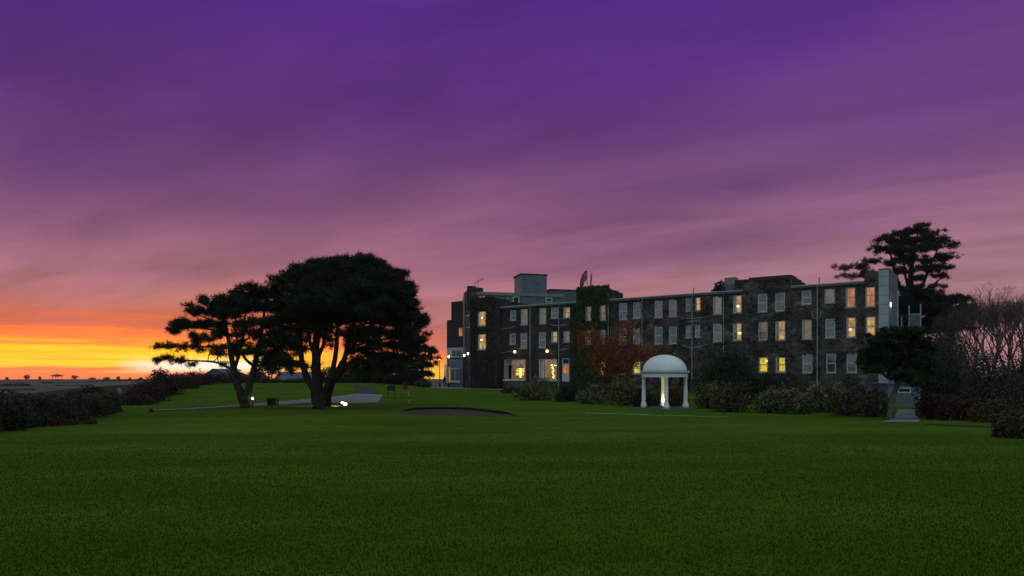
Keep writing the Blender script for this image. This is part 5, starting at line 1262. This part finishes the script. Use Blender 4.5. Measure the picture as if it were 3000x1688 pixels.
def golf_flag():
    g = ground(1199, 1184); S = g.y/FPX; h = 66*S; t = thing('golf_flag', 'red flag on a banded pin in the putting green', 'flag', g); dx = -6*S
    P = lambda q: (dx*q, 0, h*q)
    pin = MB().tube([P(-.05), P(.5), P(1.0)], .014, 6).build('pin', MT['pipedark'], t)
    for a, b in ((.02, .2), (.36, .56)): MB().tube([P(a), P(b)], .026, 8).build('band', MT['white'], pin)
    MT['red'] = plain('flag_red', (.36, .022, .012), .8, .15, 4.0)
    mb = MB(); n = 7
    for i in range(n):
        def q(j, top): 
            s = j/n; return (dx-.34*s, .05*math.sin(s*7), h*(1.0 if top else .64)-.10*s-(.0 if top else -.06*s)-.05*math.sin(s*5))
        mb.quad(q(i, False), q(i+1, False), q(i+1, True), q(i, True))
    mb.build('cloth', MT['red'], t)
golf_flag()
def roof_flag(x, yt, yb, label, full):
    Z = 95.0; top = at(x, yt, Z); bot = at(x, yb, Z); t = thing('flagpole', label, 'flag', bot, 0, 'flags on the hotel roof'); h = top.z-bot.z
    MB().tube([(0, 0, -1.5), (0, 0, h)], [.05, .03], 8).build('pole', MT['pipedark'], t); MB().ball((0, 0, h+.05), .07, 8, 5).build('finial', MT['metal'], t)
    m, tr, b = newmat('flag_cloth'); nn = tr.nodes.new; lk = tr.links.new
    uv = nn('ShaderNodeUVMap'); sp = nn('ShaderNodeSeparateXYZ'); lk(uv.outputs[0], sp.inputs[0])
    def mth(op, a, c):
        n = nn('ShaderNodeMath'); n.operation = op
        for i, v in ((0, a), (1, c)):
            if isinstance(v, (int, float)): n.inputs[i].default_value = v
            else: lk(v, n.inputs[i])
        return n.outputs[0]
    ax = mth('ABSOLUTE', mth('SUBTRACT', sp.outputs[0], .5), 0); ay = mth('ABSOLUTE', mth('SUBTRACT', sp.outputs[1], .5), 0)
    dg = mth('ABSOLUTE', mth('SUBTRACT', ax, ay), 0)
    def mx(f, a, c):
        n = nn('ShaderNodeMix'); n.data_type = 'RGBA'; lk(f, n.inputs[0])
        for i, v in ((6, a), (7, c)):
            if isinstance(v, tuple): n.inputs[i].default_value = v
            else: lk(v, n.inputs[i])
        return n.outputs[2]
    c = mx(mth('LESS_THAN', dg, .07), (.012, .014, .09, 1), (.42, .40, .40, 1)); c = mx(mth('LESS_THAN', dg, .03), c, (.32, .012, .02, 1))
    mn = mth('MINIMUM', mth('MULTIPLY', ax, 1.6), ay)
    c = mx(mth('LESS_THAN', mn, .15), c, (.42, .40, .40, 1)); c = mx(mth('LESS_THAN', mn, .09), c, (.32, .012, .02, 1)); lk(c, b.inputs['Base Color'])
    W_, H_ = (1.0, 2.0) if full else (.18, 1.9); nxx, nyy = 10, 6; vs = []; uvs = []; fs = []
    for j in range(nyy+1):
        for i in range(nxx+1):
            s, q = i/nxx, j/nyy; vs.append((-.04-W_*s*(.75+.25*math.sin(q*3)), .16*math.sin(s*9+q*2), h-.12-(1-q)*H_*(.62+.38*s)-.95*s*s*(1.0 if full else .6))); uvs.append((s, q))
    for j in range(nyy):
        for i in range(nxx): a = j*(nxx+1)+i; fs.append((a, a+1, a+nxx+2, a+nxx+1))
    me = bpy.data.meshes.new('cloth'); me.from_pydata(vs, [], fs); ul = me.uv_layers.new(name='UVMap')
    for p in me.polygons:
        for li in p.loop_indices: ul.data[li].uv = uvs[me.loops[li].vertex_index]
    me.materials.append(m); link('cloth', me, t)
roof_flag(1720, 790, 848, 'flying drooped union flag on a roof pole beside the ivy tower', True)
roof_flag(1733.5, 796, 846, 'flag hanging furled against its pole above the ivy tower', False)
def aerial():
    b = at(1398, 848, 108); t = thing('tv_aerial', 'television aerial on the roof stack over the corner tower', 'aerial', b)
    MB().tube([(0, 0, -.8), (.2, 0, 1.4)], .03, 6).build('mast', MT['black'], t)
    bo = MB().tube([(-.5, 0, .9), (.95, 0, 1.75)], .03, 6).build('boom', MT['black'], t)
    for k in range(6):
        q = k/5; c = Vector((-.5+1.45*q, 0, .9+.85*q)); MB().tube([c+Vector((-.1, -.2, .35)), c+Vector((.1, .2, -.3))], .02, 5).build('rod', MT['black'], bo)
aerial()
def shed():
    Z = 55.0; g = at(2600, 1199, Z); S = Z/FPX; t = thing('garden_shed', 'blue-grey boarded shed with a small white-framed window behind the evergreen', 'shed', g)
    w = 95*S; h = 72*S; MT['shedblue'] = plain('shed_paint', (.115, .145, .19), .7, .12, 1.5)
    n = 8
    for k in range(n): MB().box(0, w, -.03 if k % 2 else -.025, 2.6, h*k/n+.006-(.4 if k == 0 else 0), h*(k+1)/n-.006).build('board', MT['shedblue'], t)
    MB().box(.02, w-.02, .01, 2.5, -.3, h-.02).build('core', MT['soil'], t)
    MB().box(w-.10, w+.03, -.06, .06, -.3, h).build('corner_post', MT['cladding'], t)
    MB().box(-.15, w+.15, -.2, 2.8, h+.002, h+.10).build('roof', MT['slate2'], t)
    u0, u1, z0, z1 = 30*S, 68*S, 48*S, 63*S
    f = MB(); f.box(u0, u1, -.07, -.032, z0, z0+.07); f.box(u0, u1, -.07, -.032, z1-.07, z1); f.box(u0, u0+.07, -.069, -.033, z0+.07, z1-.07); f.box(u1-.09, u1, -.069, -.033, z0+.07, z1-.07)
    fr = f.build('window_frame', MT['white'], t); MB().box(u0+.07, u1-.09, -.05, -.034, z0+.07, z1-.07).build('pane', MT['room'], fr)
    MB().box(0, w, -.4, .0, -.5, -.02).build('step', MT['paving'], t)
shed()
def fire_escape():
    Z = 76.0; t = thing('fire_escape', 'timber fire-escape landing with railings on the service end of the hotel', 'fire escape', at(2616, 1190, Z)); o = t.location.copy()
    def B(name, x0, x1, y0, y1, d0, d1, mat):
        a, b = at(x0, y1, Z)-o, at(x1, y0, Z)-o; return MB().box(a.x, b.x, d0, d1, a.z, b.z).build(name, MT[mat], t)
    B('landing', 2612, 2708, 957, 963, 0, 2.6, 'coping')
    for x, yt in ((2617, 926), (2641, 926), (2663, 894), (2697, 891)):
        B('post', x, x+2.6, yt, 956.9, .02, .12, 'pipe'); 
    for x in (2620, 2700): B('leg', x, x+4, 963.2, 1180, .5, .65, 'coping')
    B('rail', 2614, 2666, 925, 928.5, -.02, .018, 'coping'); B('rail', 2614, 2666, 940, 942, -.02, .018, 'coping')
    B('screen', 2666, 2696.5, 922, 956, .04, .07, 'slate2'); B('rail', 2663, 2700, 919, 921.5, .03, .10, 'pipe')
fire_escape()
def white_rail():
    Z = 62.0; t = thing('white_rail_fence', 'white painted rail showing between the dark shrubs', 'fence', at(2885, 1180, Z)); o = t.location.copy()
    a, b = at(2880, 1150, Z)-o, at(2990, 1145.5, Z)-o; MB().box(a.x, b.x, 0, .06, a.z, b.z).build('rail', MT['white'], t)
    for k in range(4): x = a.x+(b.x-a.x)*k/3.05; MB().box(x, x+.09, .061, .14, -.5, b.z+.03).build('post', MT['white'], t)
white_rail()
# a person in dark clothes by the lit doorway
def person():
    Z = 104.0; p = at(1303, 1124, Z); g = gzf(p.x, Z); H = 1.68
    t = thing('person', 'person in dark clothes standing by the lit porch doorway', 'person', (p.x, Z, max(g, -.62)))
    J = {'pel': (0, 0, .93), 'chest': (0, 0, 1.28), 'neck': (0, 0, 1.44), 'head': (0, -.01, 1.53), 'top': (0, -.01, 1.66), 'hl': (-.10, 0, .88), 'kl': (-.11, -.02, .48), 'al': (-.11, .02, .09), 'tl': (-.12, -.14, .04), 'hr': (.10, 0, .88), 'kr': (.12, -.02, .48), 'ar': (.13, .02, .09), 'tr': (.14, -.14, .04),
         'sl': (-.18, 0, 1.38), 'el': (-.24, .02, 1.10), 'wl': (-.22, -.08, .86), 'fl': (-.21, -.12, .76), 'sr': (.18, 0, 1.38), 'er': (.25, .02, 1.10), 'wr': (.20, -.14, .95), 'fr': (.16, -.20, .90)}
    Rr = {'pel': .15, 'chest': .17, 'neck': .06, 'head': .105, 'top': .07, 'hl': .10, 'kl': .065, 'al': .045, 'tl': .04, 'hr': .10, 'kr': .065, 'ar': .045, 'tr': .04, 'sl': .07, 'el': .05, 'wl': .035, 'fl': .03, 'sr': .07, 'er': .05, 'wr': .035, 'fr': .03}
    E = [('pel', 'chest'), ('chest', 'neck'), ('neck', 'head'), ('head', 'top'), ('pel', 'hl'), ('hl', 'kl'), ('kl', 'al'), ('al', 'tl'), ('pel', 'hr'), ('hr', 'kr'), ('kr', 'ar'), ('ar', 'tr'), ('chest', 'sl'), ('sl', 'el'), ('el', 'wl'), ('wl', 'fl'), ('chest', 'sr'), ('sr', 'er'), ('er', 'wr'), ('wr', 'fr')]
    ks = list(J); me = bpy.data.meshes.new('body'); me.from_pydata([J[k] for k in ks], [(ks.index(a), ks.index(b)) for a, b in E], [])
    me.materials.append(MT['black']); o = link('body', me, t)
    o.modifiers.new('skin', 'SKIN'); o.modifiers.new('sub', 'SUBSURF').levels = 1
    if me.skin_vertices:
        for i, k in enumerate(ks): me.skin_vertices[0].data[i].radius = (Rr[k], Rr[k])
    MB().ball((0, .015, 1.59), .118, 12, 8).build('hair', MT['soil'], t, True)
person()

# ================================================================== evening air
def haze():
    m = bpy.data.materials.new('haze'); m.use_nodes = True; t = m.node_tree; t.nodes.clear()
    v = t.nodes.new('ShaderNodeVolumePrincipled'); v.inputs['Color'].default_value = (.92, .90, .94, 1); v.inputs['Density'].default_value = HAZE; v.inputs['Anisotropy'].default_value = .2
    o = t.nodes.new('ShaderNodeOutputMaterial'); t.links.new(v.outputs[0], o.inputs['Volume'])
    stuff(tag(MB().box(-2450, 2450, -120, 2450, -36, 26).build('haze', m), 'thin evening haze over the lawn and far fields', 'haze'))
HAZE = 0.00014
haze()
